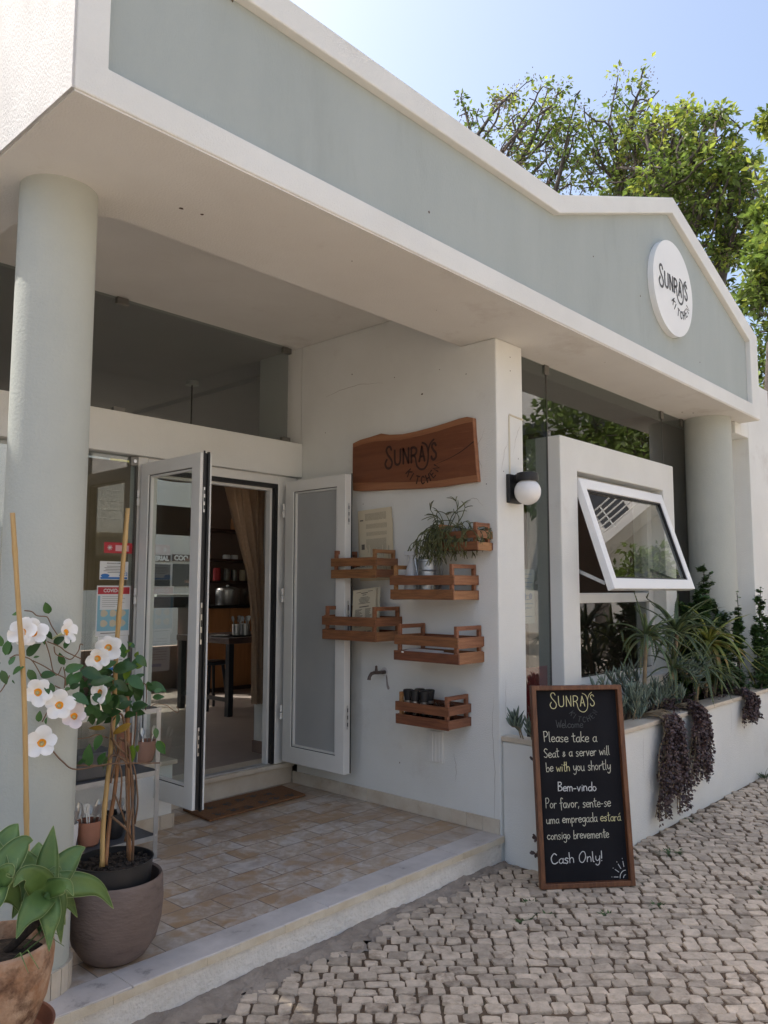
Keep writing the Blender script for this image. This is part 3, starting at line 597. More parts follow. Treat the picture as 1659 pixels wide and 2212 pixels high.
def draw_logo(mb, mb2, o, ax, ay, n, sx, sy, w, w2, lift=.0015):
    for pl_, ww in LOGO:
        pts = [(p[0]*sx, p[1]*sy) for p in (smooth_line(pl_, 6) if len(pl_) > 2 else pl_)]
        ribbon(mb, pts, w*ww, o, ax, ay, n, lift)
    r = 2.85; cx, cy = 7.05, .40
    for i, ch in enumerate('KITCHEN'):
        q = R_(213+i*(118/6)); pos = V(cx+r*math.cos(q), cy+r*math.sin(q)*sx/sy*.98); rot = q+math.pi/2
        for pl_ in CAPS[ch]:
            pts = []
            for p in pl_:
                lx, ly = (p[0]-.3)*.92, (p[1]-.5)*1.02
                pts.append(((pos[0]*sx+(lx*math.cos(rot)-ly*math.sin(rot))*sx), pos[1]*sy+(lx*math.sin(rot)+ly*math.cos(rot))*sx))
            ribbon(mb2, smooth_line(pts, 4) if ch == 'C' else pts, w2, o, ax, ay, n, lift)
# round sign on the gable
rs_ = thing('round_sign', 'round white disc sign with dark Sunrays Kitchen lettering on the gable', 'sign', (5.80, 2.36, 3.38))
axm = np.array([[1,0,0],[0,0,-1],[0,1,0]])
m = MB(); m.lathe([(.368, 0), (.368, .044)], (5.80, YF+.043, 3.737), 72, axis=axm); m.build('disc', SIGNW, rs_, smooth=True, bevel=.003)
m = MB(); m2 = MB(); draw_logo(m, m2, V(5.528, YF-.001, 3.700), V(1,0,0), V(0,0,1), V(0,-1,0), .0556, .0449, .021, .0115)
m.build('lettering', INK, rs_); m2.build('small_lettering', INK, rs_)
# live-edge wooden sign
ws = thing('wooden_sign', 'live edge wooden plank sign with burnt Sunrays Kitchen lettering on the white wall', 'sign', (XC, 3.43, 2.12))
upx = [(3.972,2.150),(3.978,2.30),(3.976,2.495),(3.90,2.512),(3.80,2.520),(3.70,2.531),(3.62,2.512),(3.50,2.500),(3.38,2.503),(3.25,2.512),(3.12,2.525),(3.02,2.538),(2.955,2.540),(2.903,2.526)]
lox = [(2.897,2.42),(2.886,2.31),(2.880,2.22),(2.870,2.117),(3.0,2.115),(3.15,2.108),(3.35,2.112),(3.55,2.124),(3.75,2.132),(3.9,2.140)]
poly = upx+lox
m = MB(); m.prism([(3.995, y, z) for y, z in poly], (.034, 0, 0)); m.build('plank', SAPW, ws, bevel=.005)
hin = [(3.968,2.205),(3.972,2.30),(3.97,2.462),(3.88,2.475),(3.75,2.480),(3.62,2.470),(3.5,2.462),(3.35,2.466),(3.2,2.476),(3.05,2.494),(2.96,2.500),(2.908,2.50),(2.903,2.42),(2.893,2.31),(2.884,2.20),(2.879,2.158),(3.0,2.156),(3.2,2.150),(3.4,2.160),(3.6,2.176),(3.8,2.192)]
m = MB(); m.prism([(3.9935, y, z) for y, z in hin], (.001, 0, 0)); m.build('heartwood', SLAB, ws)
m = MB(); m2 = MB(); draw_logo(m, m2, V(3.9930, 3.658, 2.283), V(0,-1,0), V(0,0,1), V(-1,0,0), .0479, .0405, .0165, .010)
m.build('lettering', BURN, ws); m2.build('small_lettering', BURN, ws)
m = MB(); ribbon(m, smooth_line([(3.20, 2.262), (3.12, 2.28), (3.05, 2.300), (2.98, 2.328), (2.898, 2.372)], 4), .006, V(3.9932,0,0), V(0,1,0), V(0,0,1), V(-1,0,0), wfun=lambda t: .3+t); m.build('crack', BURN, ws)

# hairline cracks, plug holes and rust spots in the render
GAP = M('crack_grey', (.34, .31, .27), None, rough=.9); HOLE = M('old_plug_hole', (.10, .07, .05), None, rough=.9)
m = MB()
def crack(mb, pts, w, o, ax, ay, n, seed):
    r = random.Random(seed); P_ = smooth_line(pts, 6); P_ = [np.array(p)+V(r.uniform(-.004,.004), r.uniform(-.004,.004)) for p in P_]
    ribbon(mb, P_, w, o, ax, ay, n, .0006, cap=False, wfun=lambda t: .3+.9*math.sin(math.pi*min(1, t+.05)))
for k, pts in enumerate(([(2.80, .06), (2.79, .35), (2.805, .62), (2.79, .80)], [(3.1, .42), (3.08, .33), (3.09, .25)], [(2.86, 2.2), (2.90, 2.32), (2.84, 2.45)], [(3.02, 1.96), (2.93, 2.02), (2.86, 1.97)], [(4.3, 2.9), (4.0, 2.93), (3.7, 2.9)])): crack(m, pts, .0022, V(XC-.0006, 0, 0), V(0, 1, 0), V(0, 0, 1), V(-1, 0, 0), k)
for k, pts in enumerate(([(4.08, 2.18), (4.11, 2.30), (4.16, 2.38)], [(4.30, 2.5), (4.25, 2.42), (4.21, 2.3)], [(4.1, .9), (4.09, .75), (4.1, .62)])): crack(m, pts, .002, V(0, 2.7494, 0), V(1, 0, 0), V(0, 0, 1), V(0, -1, 0), 30+k)
for k, pts in enumerate(([(4.12, .12), (4.10, -.02), (4.13, -.13)], [(5.05, .5), (5.03, .38), (5.04, .22)], [(6.66, .53), (6.665, .40), (6.655, .3)], [(7.6, .5), (7.61, .36), (7.6, .2)])): crack(m, pts, .002, V(0, 2.3174, 0), V(1, 0, 0), V(0, 0, 1), V(0, -1, 0), 50+k)
part('hairline_cracks', m, GAP)
m = MB()
def spot(mb, c, ax, ay, r, seed):
    q = random.Random(seed); mb.add([np.array(c)+ax*math.cos(a)*r*q.uniform(.5, 1.3)+ay*math.sin(a)*r*q.uniform(.5, 1.2) for a in np.linspace(0, 2*math.pi, 10)[:-1]], [tuple(range(9))])
for k, (y, z, r_) in enumerate(((3.35, 2.76, .008), (3.60, 2.92, .005), (2.98, 2.83, .004), (4.02, 3.02, .006), (4.3, 2.62, .004), (2.84, 1.72, .004), (3.9, 2.05, .004), (3.55, .30, .006), (3.2, 2.9, .004), (2.83, 2.1, .005))): spot(m, (XC-.0012, y, z), V(0,1,0), V(0,0,1), r_, k)
for k, (x, y) in enumerate(((1.745, 2.75), (1.835, 2.73), (2.6, 2.6), (3.4, 2.72), (5.0, 2.5), (6.1, 2.62), (6.9, 2.72), (7.0, 2.66))): spot(m, (x, y, ZS-.0072), V(1,0,0), V(0,1,0), .010 if k < 2 or k > 5 else .004, 20+k)
for k, (x, z) in enumerate(((4.19, 2.93), (4.19, 2.84), (4.10, 2.18), (4.27, 2.28))): spot(m, (x, 2.7488, z), V(1,0,0), V(0,0,1), .005, 40+k)
for k, (x, z) in enumerate(((1.70, 3.715), (4.6, 3.62), (5.3, 3.55), (6.4, 3.3), (2.9, 3.3), (5.55, 3.95))): spot(m, (x, YF+.0428, z), V(1,0,0), V(0,0,1), .007, 60+k)
part('plug_holes', m, HOLE)

# ------------------------------------------------------------------ globe wall lamp with its cable, vent plate, tap
lp = thing('wall_lamp', 'black wall lamp with white glass globe on the corner pier', 'lamp', (4.19, 2.75, 1.97))
m = MB(); m.box(4.125, 2.722, 1.985, 4.265, 2.749, 2.165); m.build('backplate', BLACK, lp, bevel=.004)
m = MB(); m.lathe([(.066, 0), (.069, .02), (.066, .05), (.05, .055)], (4.20, 2.64, 2.118), 32); m.tube([(4.20, 2.722, 2.14), (4.20, 2.66, 2.145)], .03, 14); m.build('lamp_cap', BLACK, lp, smooth=True)
m = MB(); m.sphere((4.20, 2.64, 2.052), .083, 40, 22); m.build('globe', OPAL, lp, smooth='all')
cb = MB(); cb.tube([(4.166, 2.747, 2.166), (4.166, 2.747, 2.545), (4.172, 2.747, 2.552), (4.325, 2.747, 2.543), (4.345, 2.80, 2.54)], .006, 8)
tag(cb.build('cable', WIRE, smooth=True), 'cream painted cable running up from the globe lamp to the window', 'cable')
vp = thing('cover_plate', 'white ribbed plastic cover plate on the wall under the crate of pepper mills', 'wall plate', (4.02, 3.23, .35))
m = MB(); m.box(4.012, 3.176, .350, XC-.0005, 3.288, .545); m.build('plate', FRAME, vp, bevel=.003)
m = MB()
for k in range(3): m.box(4.008, 3.200+k*.027, .356, 4.0119, 3.212+k*.027, .539)
m.build('rib', FRAME, vp, bevel=.002)
tp = thing('garden_tap', 'tarnished brass tap with rust stain sticking out of white wall', 'tap', (XC, 3.69, .88))
BRASS = M('tarnished_brass', (.15, .115, .10), (.10, .075, .065), 30, .45, metal=.7)
m = MB(); m.tube([(4.03, 3.685, .882), (3.985, 3.69, .882), (3.94, 3.70, .884), (3.915, 3.705, .878), (3.900, 3.708, .858), (3.897, 3.709, .838)], [.013, .012, .012, .0115, .011, .0135], 12); m.build('spout', BRASS, tp, smooth=True)
m = MB(); m.tube([(3.955, 3.697, .885), (3.955, 3.697, .918)], [.012, .008], 10); m.sphere((3.955, 3.697, .922), .009, 10, 6); m.tube([(4.0, 3.69, .884), (3.96, 3.68, .884)], .012, 10); m.build('valve', BRASS, tp, smooth=True)
m = MB(); m.lathe([(.03, 0), (.03, .002)], (4.0278, 3.69, .885), 20, axis=np.array([[0,0,1],[0,1,0],[-1,0,0]])); m.build('wall_flange', M('lime_scale', (.58, .56, .54), None, rough=.8), tp)
m = MB(); ribbon(m, smooth_line([(3.672, .872), (3.668, .84), (3.662, .80), (3.650, .772)], 4), .022, V(4.0295,0,0), V(0,1,0), V(0,0,1), V(-1,0,0), wfun=lambda t: .45+.6*t); m.build('drip_stain', M('rust_stain', (.24, .20, .18), (.40, .37, .34), 30, .9), tp)

# ------------------------------------------------------------------ crates on the wall
WV = [WOOD, WOODL]
CR = {}
def crate(key, x0, y0, y1, z0, h, label, hh=None):
    x1 = XC-.001; t = .012; r = thing('wooden_crate', label, 'crate', ((x0+x1)/2, (y0+y1)/2, z0), 'slatted wooden crates fixed to the white wall')
    sh = h*.40; u0 = z0+h-sh; hh = hh or h*.42; pw = .022
    j = lambda: random.uniform(-.004, .004)
    for z in (z0, u0):
        m = MB(); m.box(x0, y0-.006+j(), z+j(), x0+t, y1+.008+j(), z+sh+j()); m.build('front_slat', WOOD, r, bevel=.0025)
        m = MB(); m.box(x1-t, y0+.001, z+.001, x1, y1-.001, z+sh-.002); m.build('back_slat', WOOD, r)
        for yy, e in ((y0, -1), (y1-t, 1)):
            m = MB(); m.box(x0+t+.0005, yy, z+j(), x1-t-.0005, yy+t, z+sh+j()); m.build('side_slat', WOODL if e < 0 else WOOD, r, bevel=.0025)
    m = MB(); m.box(x0+t+.001, y0+t+.001, z0+.004, x1-t-.001, y1-t-.001, z0+.012); m.build('base', WOOD, r)
    for yy in (y0+t+.0005, y1-t-.0005-pw):
        m = MB()
        m.box(x0+t+.0008, yy, z0+.013, x0+t+.0008+pw, yy+pw, z0+h+hh); m.box(x1-t-.0008-pw, yy, z0+.013, x1-t-.0008, yy+pw, z0+h+hh)
        m.box(x0+t+.0012+pw, yy+.001, z0+h+hh-.026, x1-t-.0012-pw, yy+pw-.001, z0+h+hh-.001)
        m.build('handle', WOODL, r, bevel=.002)
    CR[key] = (x0, x1, y0, y1, z0, h); return r
random.seed(9)
crate('A', 3.858, 2.786, 3.10, 1.685, .117, 'smallest wooden crate at the top right holding the trailing cactus')
crate('B', 3.798, 3.566, 3.978, 1.522, .133, 'wooden crate under the stuck menu sheets, topmost on the door side')
crate('C', 3.760, 2.894, 3.39, 1.380, .154, 'wooden crate holding the watering can and spray bottle')
crate('D', 3.757, 3.528, 4.02, 1.108, .156, 'dark wooden crate with kraft menus standing in it beside the door')
crate('E', 3.755, 2.858, 3.352, 1.003, .157, 'wooden crate with only folded papers lying in it, above pepper mill crate')
crate('F', 3.793, 2.961, 3.372, .608, .136, 'lowest wooden crate, filled with pepper mills and glass tumblers')
# things in the crates
def sheet(name, o, ax, ay, n, w, h, mat, lines, label, group=None, cat='menu', th=.0012):
    """a sheet of paper, o = lower left corner"""
    t = thing(name, label, cat, o+ax*w/2, group)
    m = MB(); m.obox(o, ax, ay, n, 0, 0, 0, w, h, th); m.build('paper', mat, t)
    m = MB()
    for (x, y, ww, hh) in lines: m.obox(o, ax, ay, n, x*w, y*h, th+.0003, (x+ww)*w, (y+hh)*h, th+.0006)
    m.build('print', PRINT, t); return t
def text_lines(vert=False, seed=0):
    r = random.Random(seed); L = []
    if vert:
        for k in range(30):
            x = .22+k*.026
            if x > .84: break
            L.append((x, .93-(h := r.uniform(.12, .42)), .005, h)); L.append((x, .45-(h2 := r.uniform(.05, .33)), .005, h2))
        L += [(.06, .70, .1, .12), (.06, .32, .09, .012), (.06, .12, .012, .2), (.9, .35, .012, .4)]
    else:
        L += [(.15, .93, .2, .012), (.65, .93, .2, .012), (.36, .90, .28, .018), (.42, .86, .16, .014)]
        y = .81
        for k in range(6): w = r.uniform(.3, .55); L.append((.5-w/2, y, w, .010)); y -= .026
        L += [(.3, .60, .4, .02)]
        y = .55
        for k in range(18):
            for x in (.12, .55): L.append((x, y, r.uniform(.18, .33), .009))
            y -= .022
        L += [(.18, .05, .2, .03), (.42, .045, .2, .04), (.66, .05, .16, .03)]
    return L
nX = V(-1, 0, 0); aY = V(0, -1, 0); aZ = V(0, 0, 1)
for i, (y, z, dx, tilt, lab) in enumerate(((3.922, 1.62, .003, .035, 'rearmost kraft menu sheet, standing tallest above the crate by the door'), (3.908, 1.565, .0055, .03, 'second kraft menu sheet from the wall above the door side crate'),
                                        (3.905, 1.53, .008, .02, 'third kraft menu sheet from the wall, just behind the front one'), (3.900, 1.50, .0105, .03, 'foremost kraft menu sheet with sideways print above the door side crate'))):
    ax = unit(aY+aZ*tilt); ay = unit(aZ-aY*tilt)
    sheet('menu_sheet', V(XC-.014-dx, y, z), ax, ay, nX, .325-.006*i, .36-.022*i+.02, PAPER, text_lines(True, i), lab, 'kraft menu sheets in the upper crate')
sheet('menu_sheet', V(3.835, 3.87, 1.537), unit(aY+V(.25, 0, .02)), unit(V(.8, .3, .35)), unit(np.cross(unit(aY+V(.25,0,.02)), unit(V(.8,.3,.35)))), .24, .15, PAPER, [(.1, .2, .3, .08), (.5, .3, .4, .06), (.5, .6, .3, .1)], 'kraft menu sheet lying flat inside the door side crate', 'kraft menu sheets in the upper crate')
for i, (x, y, lab) in enumerate(((3.972, 3.770, 'kraft menu card at the back of the lower door side crate'), (3.955, 3.790, 'kraft menu card in front in the lower door side crate'))):
    ay = unit(V(-.25+.42, .12, 1)); ax = unit(np.cross(ay, nX)); ax = ax if ax[1] < 0 else -ax
    nn2 = unit(np.cross(ax, ay)); nn2 = nn2 if nn2[0] < 0 else -nn2
    sheet('menu_card', V(x-.09, y+.055, 1.125), ax, ay, nn2, .222, .315, PAPER, text_lines(False, 20+i), lab, 'kraft menu cards in the lower crate')
# spray bottle
WP = M('translucent_plastic', (.62, .63, .64), None, rough=.35, trans=.3)
sb = thing('spray_bottle', 'translucent white plastic spray bottle in the crate beside the watering can', 'bottle', (3.84, 3.285, 1.394))
m = MB(); m.lathe([(.044, 0), (.046, .01), (.046, .09), (.036, .17), (.024, .215), (.015, .235), (.015, .25)], (3.84, 3.285, 1.394), 24); m.build('bottle_body', WP, sb, smooth='all')
m = MB(); m.lathe([(.017, .248), (.017, .268)], (3.84, 3.285, 1.394), 16); m.obox(V(3.84, 3.285, 1.662), V(-.3,.95,0), V(.95,.3,0), V(0,0,1), -.022, -.011, 0, .048, .011, .026)
m.obox(V(3.84, 3.285, 1.662), V(-.3,.95,0), V(.95,.3,0), V(.0,0,1), .025, -.004, -.035, .033, .004, -.001); m.build('trigger_head', WP, sb, bevel=.003)
# watering can
wc = thing('watering_can', 'galvanised metal watering can standing in the wooden crate', 'watering can', (3.865, 3.17, 1.393))
m = MB(); m.lathe([(.066, 0), (.066, .004), (.064, .225), (.068, .228), (.068, .238), (.064, .24), (.061, .232), (.058, .06)], (3.865, 3.17, 1.393), 32); m.lathe([(.0665, .165), (.069, .17), (.0665, .175)], (3.865, 3.17, 1.393), 32); m.build('can_body', GALV, wc, smooth=True)
m = MB(); a = [V(3.865, 3.106, 1.44), V(3.868, 3.075, 1.46), V(3.868, 3.06, 1.54), V(3.868, 3.068, 1.62), V(3.866, 3.105, 1.645)]; P_ = smooth_line(a, 5)
for p, q in zip(P_, P_[1:]): m.add([p+V(-.012,0,0), p+V(.012,0,0), q+V(.012,0,0), q+V(-.012,0,0)], [(0,1,2,3)])
m.build('can_handle', GALV, wc, smooth='all')
m = MB(); m.tube([(3.865, 3.23, 1.44), (3.862, 3.250, 1.53), (3.858, 3.270, 1.64)], [.018, .013, .015], 12); m.build('can_spout', GALV, wc, smooth=True)
# folded papers
fp = thing('folded_papers', 'folded white papers lying in otherwise empty wooden crate', 'paper', (3.85, 3.18, 1.018))
for k, (x, y, z, a) in enumerate(((3.80, 3.06, 1.017, .1), (3.81, 3.07, 1.030, -.15), (3.805, 3.08, 1.042, .25))):
    m = MB(); c, s = math.cos(a), math.sin(a); m.obox(V(x, y, z), V(c, s, .05), V(-s, c, 0.02*k), V(0,0,1), 0, 0, 0, .16, .22, .010); m.build('folded_sheet', PAPERW, fp, bevel=.003)
# pepper mills and tumblers
mill = None
for i, (x, y, lab) in enumerate(((3.845, 3.315, 'leftmost pepper mill of the row in the lowest crate'), (3.835, 3.25, 'second pepper mill from the left in the lowest crate'), (3.845, 3.185, 'rightmost pepper mill of the front row in the lowest crate'),
                              (3.915, 3.28, 'pepper mill behind between the two left ones in the lowest crate'), (3.92, 3.205, 'pepper mill behind the right one in the lowest crate'))):
    if mill is None:
        mill = thing('pepper_mill', lab, 'pepper mill', (x, y, .621), 'black topped pepper mills in the lowest crate')
        m = MB(); m.lathe([(.024, 0), (.024, .11)], (x, y, .621), 20); m.build('glass_base', glass('mill_glass', (.55, .52, .5), 1.5), mill, smooth=True)
        m = MB(); m.lathe([(.0255, .112), (.0255, .128)], (x, y, .621), 20); m.build('steel_band', STEEL, mill, smooth=True)
        m = MB(); m.lathe([(.025, .129), (.026, .14), (.034, .185), (.034, .192), (.028, .196)], (x, y, .621), 24); m.build('grinder_cap', BLACK, mill, smooth=True)
        o = mill
    else:
        o = copy_tree(mill); o.location = (x, y, .621); o['label'] = lab
tum = None
for i, (x, y, lab) in enumerate(((3.84, 3.12, 'glass tumbler next to the pepper mills in lowest crate'), (3.84, 3.05, 'glass tumbler by the right handle of the lowest crate, front'), (3.91, 3.04, 'glass tumbler by the right handle of the lowest crate, back'), (3.92, 3.12, 'glass tumbler behind the mills in lowest crate'))):
    if tum is None:
        tum = thing('glass_tumbler', lab, 'glass', (x, y, .621), 'clear tumblers in the lowest crate')
        m = MB(); m.lathe([(.026, 0), (.027, .006), (.031, .125), (.029, .125), (.025, .008)], (x, y, .621), 20); m.build('glass_wall', CGLASS, tum, smooth=True)
        o = tum
    else:
        o = copy_tree(tum); o.location = (x, y, .621); o['label'] = lab
# trailing cactus in the small crate
hp = thing('trailing_cactus', 'bushy trailing mistletoe cactus spilling over the smallest crate', 'plant', (3.94, 2.98, 1.698))
m = MB(); m.lathe([(.055, 0), (.072, .10), (.074, .125), (.068, .125), (.06, .05)], (3.94, 3.02, 1.698), 24); m.build('plant_pot', M('grey_pot', (.22, .24, .26), None, rough=.5), hp, smooth=True)
m = MB(); m.lathe([(.045, 0), (.055, .09), (.05, .09), (.045, .04)], (3.94, 2.87, 1.698), 24); m.build('plant_pot', M('pale_grey_pot', (.36, .38, .40), None, rough=.5), hp, smooth=True)
m = MB(); rr = random.Random(21)
def twig(p, d, L, r, depth, droop):
    pts = [p]; d = unit(d); n = 5
    for k in range(n):
        d = unit(d+V(rr.uniform(-.28,.28), rr.uniform(-.28,.28), -droop*(.5+.25*k)+rr.uniform(-.18,.18))); pts.append(pts[-1]+d*L/n)
        if pts[-1][0] > XC-.012: pts[-1][0] = XC-.012; d[0] = -abs(d[0])*.3
    m.tube(pts, [r]*n+[r*.6], 5)
    if depth > 0:
        for q in range(rr.choice([2, 2, 3, 3])): twig(pts[-1], unit(d+V(rr.uniform(-1,1), rr.uniform(-1,1), rr.uniform(-.5,.6))), L*rr.uniform(.4, .8), r*.9, depth-1, droop*.9)
for k in range(120):
    y = rr.choice([3.04, 3.08, 3.12, 3.15, 3.02, 2.98, 3.10])+rr.uniform(-.04,.06); a = rr.uniform(0, 2*math.pi)
    twig(V(3.93+rr.uniform(-.05,.04), y, 1.795+rr.uniform(-.02,.04)), V(math.cos(a)-.5, math.sin(a)*1.0+.2, rr.uniform(-.1, .9)), rr.uniform(.06, .13), .0032, rr.choice([1, 1, 2, 2]), rr.uniform(.20, .50))
for k in range(34):
    a = rr.uniform(0, 2*math.pi)
    twig(V(3.92+rr.uniform(-.05,.04), 2.86+rr.uniform(-.06,.09), 1.80), V(math.cos(a)*.6-.45, math.sin(a)*.7-.4, rr.uniform(.1, .6)), rr.uniform(.05, .11), .003, rr.choice([0, 1, 1, 2]), rr.uniform(.25, .5))
for k in range(9):
    a = rr.uniform(0, 2*math.pi); twig(V(3.92, 3.05+rr.uniform(-.08,.10), 1.83), V(-.2+.5*math.cos(a), .3+.8*math.sin(a), 1.4), rr.uniform(.09, .15), .003, 1, .12)
m.build('trailing_stems', RHIP, hp, smooth='all')
# ------------------------------------------------------------------ doormat
dm = MB(); dm.add([(3.0, 4.215, .003), (3.82, 4.245, .003), (3.87, 4.56, .003), (3.03, 4.56, .003), (3.0, 4.215, .018), (3.82, 4.245, .018), (3.87, 4.56, .018), (3.03, 4.56, .018)], [(0,3,2,1),(4,5,6,7),(0,1,5,4),(1,2,6,5),(2,3,7,6),(3,0,4,7)])
dmt = thing('doormat', 'brown coir doormat with dark paw prints in front of the doorstep', 'doormat', (3.4, 4.39, .001))
dm.build('mat', COIR, dmt, bevel=.003)
m = MB(); rr = random.Random(4)
for k in range(11):
    cx_, cy_ = 3.10+.7*(k % 6)/5.6+(.05 if k > 5 else 0), 4.28+.16*(k//6)+rr.uniform(-.02, .03); a = rr.uniform(0, 6.28)
    for (px, py, r) in ((0, 0, .022), (.03, .02, .010), (.034, -.006, .010), (.018, .036, .010), (.02, -.03, .010)):
        q = [(cx_+math.cos(a)*px-math.sin(a)*py+r*math.cos(t), cy_+math.sin(a)*px+math.cos(a)*py+r*math.sin(t), .0186) for t in np.linspace(0, 2*math.pi, 9)[:-1]]
        m.add(q, [tuple(range(8))])
m.build('paw_print', BLACK, dmt)

# ------------------------------------------------------------------ chalkboard
GL = {'a': (.46, [[(.36,.42),(.22,.5),(.06,.34),(.06,.12),(.2,0),(.34,.15),(.37,.48)], [(.37,.5),(.37,.1),(.45,.0)]]),
 'b': (.45, [[(.05,1),(.07,0)], [(.07,.3),(.25,.48),(.4,.3),(.3,.02),(.07,.05)]]), 'c': (.45, [[(.4,.42),(.22,.5),(.05,.25),(.2,0),(.42,.1)]]),
 'd': (.47, [[(.38,.4),(.2,.48),(.04,.25),(.18,0),(.38,.15)], [(.4,1),(.41,0)]]), 'e': (.44, [[(.06,.25),(.38,.3),(.3,.5),(.13,.46),(.04,.2),(.18,0),(.4,.08)]]),
 'f': (.40, [[(.4,.92),(.25,1.0),(.18,.8),(.18,-.25)], [(.02,.45),(.36,.5)]]), 'g': (.47, [[(.38,.42),(.2,.5),(.05,.28),(.2,.05),(.38,.25)], [(.4,.5),(.4,-.2),(.25,-.42),(.08,-.3)]]),
 'h': (.45, [[(.06,1),(.06,0)], [(.06,.3),(.22,.5),(.36,.38),(.37,0)]]), 'i': (.22, [[(.1,.5),(.1,0)], [(.1,.70),(.105,.73)]]), 'k': (.44, [[(.06,1),(.06,0)], [(.36,.5),(.07,.25),(.38,0)]]),
 'l': (.24, [[(.08,1),(.08,.1),(.16,0)]]), 'm': (.64, [[(.05,.5),(.05,0)], [(.05,.3),(.17,.5),(.28,.4),(.28,0)], [(.28,.32),(.4,.5),(.52,.4),(.54,0)]]),
 'n': (.45, [[(.05,.5),(.05,0)], [(.05,.3),(.2,.5),(.34,.4),(.36,0)]]), 'o': (.45, [[(.2,.5),(.04,.25),(.2,0),(.38,.25),(.2,.5)]]), 'p': (.46, [[(.05,.5),(.05,-.42)], [(.05,.35),(.24,.5),(.38,.28),(.24,.02),(.06,.1)]]),
 'r': (.36, [[(.05,.5),(.06,0)], [(.06,.28),(.18,.48),(.32,.46)]]), 's': (.40, [[(.34,.45),(.18,.52),(.08,.38),(.3,.18),(.2,0),(.04,.06)]]), 't': (.38, [[(.18,.95),(.18,.08),(.32,.02)], [(.02,.62),(.36,.66)]]),
 'u': (.48, [[(.05,.5),(.07,.1),(.22,0),(.36,.15)], [(.38,.5),(.38,.05),(.44,0)]]), 'v': (.42, [[(.03,.5),(.18,0)], [(.18,0),(.35,.5)]]), 'w': (.56, [[(.03,.5),(.13,0)], [(.13,0),(.26,.38)], [(.26,.38),(.38,0)], [(.38,0),(.5,.5)]]),
 'y': (.47, [[(.05,.5),(.08,.15),(.22,.05),(.36,.25)], [(.39,.5),(.36,-.2),(.2,-.42),(.06,-.3)]]), 'P': (.48, [[(.06,1),(.06,0)], [(.04,.96),(.3,1),(.42,.75),(.28,.5),(.07,.46)]]),
 'S': (.50, [[(.42,.88),(.25,1),(.06,.8),(.2,.55),(.4,.3),(.26,0),(.03,.1)]]), 'B': (.48, [[(.06,1),(.06,0)], [(.04,.97),(.32,.95),(.36,.7),(.08,.52)], [(.08,.52),(.4,.4),(.38,.08),(.06,0)]]),
 'W': (.70, [[(.02,1),(.2,0)], [(.2,0),(.36,.7)], [(.36,.7),(.5,0)], [(.5,0),(.66,1)]]), 'C': (.60, [[(.5,.85),(.3,1),(.05,.6),(.1,.15),(.3,0),(.55,.15)]]), 'O': (.64, [[(.3,1),(.05,.6),(.1,.1),(.35,0),(.55,.45),(.5,.9),(.3,1)]]),
 '!': (.22, [[(.1,1),(.08,.3)], [(.07,.05),(.075,.08)]]), '-': (.36, [[(.04,.28),(.28,.3)]]), ',': (.2, [[(.1,.08),(.04,-.15)]]), '&': (.42, [[(.30,.10),(.1,.4),(.2,.55),(.28,.42),(.06,.12),(.18,0),(.34,.22)]]), ' ': (.34, []),
 'á': (.46, [[(.36,.42),(.22,.5),(.06,.34),(.06,.12),(.2,0),(.34,.15),(.37,.48)], [(.37,.5),(.37,.1),(.45,.0)], [(.2,.66),(.34,.84)]])}
BO = V(3.794, 2.337, -.148); BU = unit(V(.757, -.651, 0)); BV = unit(V(.077, .089, .993)); BV = unit(BV-BU*(BV@BU)); BN = np.cross(BU, BV); BN = BN if BN[0] < 0 else -BN
cb_ = thing('chalkboard', 'tall wood framed chalkboard leaning on the planter with welcome text in chalk', 'chalkboard', BO+BU*.26)
BWd, BH, FT = .528, 1.064, .027
bp3 = lambda u, v, d=0: BO+BU*u+BV*v+BN*d
m = MB(); m.ring([bp3(0,0,.0), bp3(BWd,0,.0), bp3(BWd,BH,.0), bp3(0,BH,.0)], [bp3(FT,FT,.0), bp3(BWd-FT,FT,.0), bp3(BWd-FT,BH-FT,.0), bp3(FT,BH-FT,.0)], -BN*.045)
m.build('frame', BFRAME, cb_, bevel=.004)
m = MB(); m.obox(BO, BU, BV, BN, FT-.004, FT-.004, -.040, BWd-FT+.004, BH-FT+.004, -.032); m.build('slate', BOARD, cb_)
CHK = {k: MB() for k in 'wcyd'}
def write(text, u0, v0, u1, v1, cap, col, wd=.0042, seed=0, alt=None):
    """chalk handwriting from (u0,v0) to (u1,v1), scaled to fit"""
    r = random.Random(seed); tot = sum(GL[c][0] for c in text); L = math.hypot(u1-u0, v1-v0); sx = L/tot; d = V(u1-u0, v1-v0)/L
    x = 0; own = {}
    for i, ch in enumerate(text):
        adv, strokes = GL[ch]; mbk = own.setdefault(alt(i) if alt else col, MB()); sc = cap*r.uniform(.94, 1.06); dy = r.uniform(-.03, .03)*cap; sl = r.uniform(-.05, .05)
        for stp in strokes:
            P_ = [V(u0, v0)+d*((p[0]+p[1]*sl)*sx+x)+V(0, p[1]*sc+dy) for p in stp]
            P_ = smooth_line(P_, 5) if len(P_) > 2 else P_
            ribbon(mbk, P_, wd*r.uniform(.85, 1.1), BO-BN*.032, BU, BV, BN, .0012)
        x += adv*sx
    for kk, b_ in own.items():
        if b_.v: b_.build('writing', {'w': CHALKW, 'c': CHALKC, 'y': CHALKY, 'd': CHALKD}[kk], cb_)
mk = MB(); draw_logo(CHK['y'], CHK['d'], BO-BN*.032+BU*.110+BV*.941, BU, BV, BN, .0275, .0233, .0042, .0024, .0012)
write('Welcome', .140, .832, .300, .831, .042, 'd', .003, 1)
write('Please take a', .066, .757, .375, .752, .052, 'c', .0038, 2)
write('Seat & a server will', .062, .673, .446, .680, .048, 'c', .0036, 3)
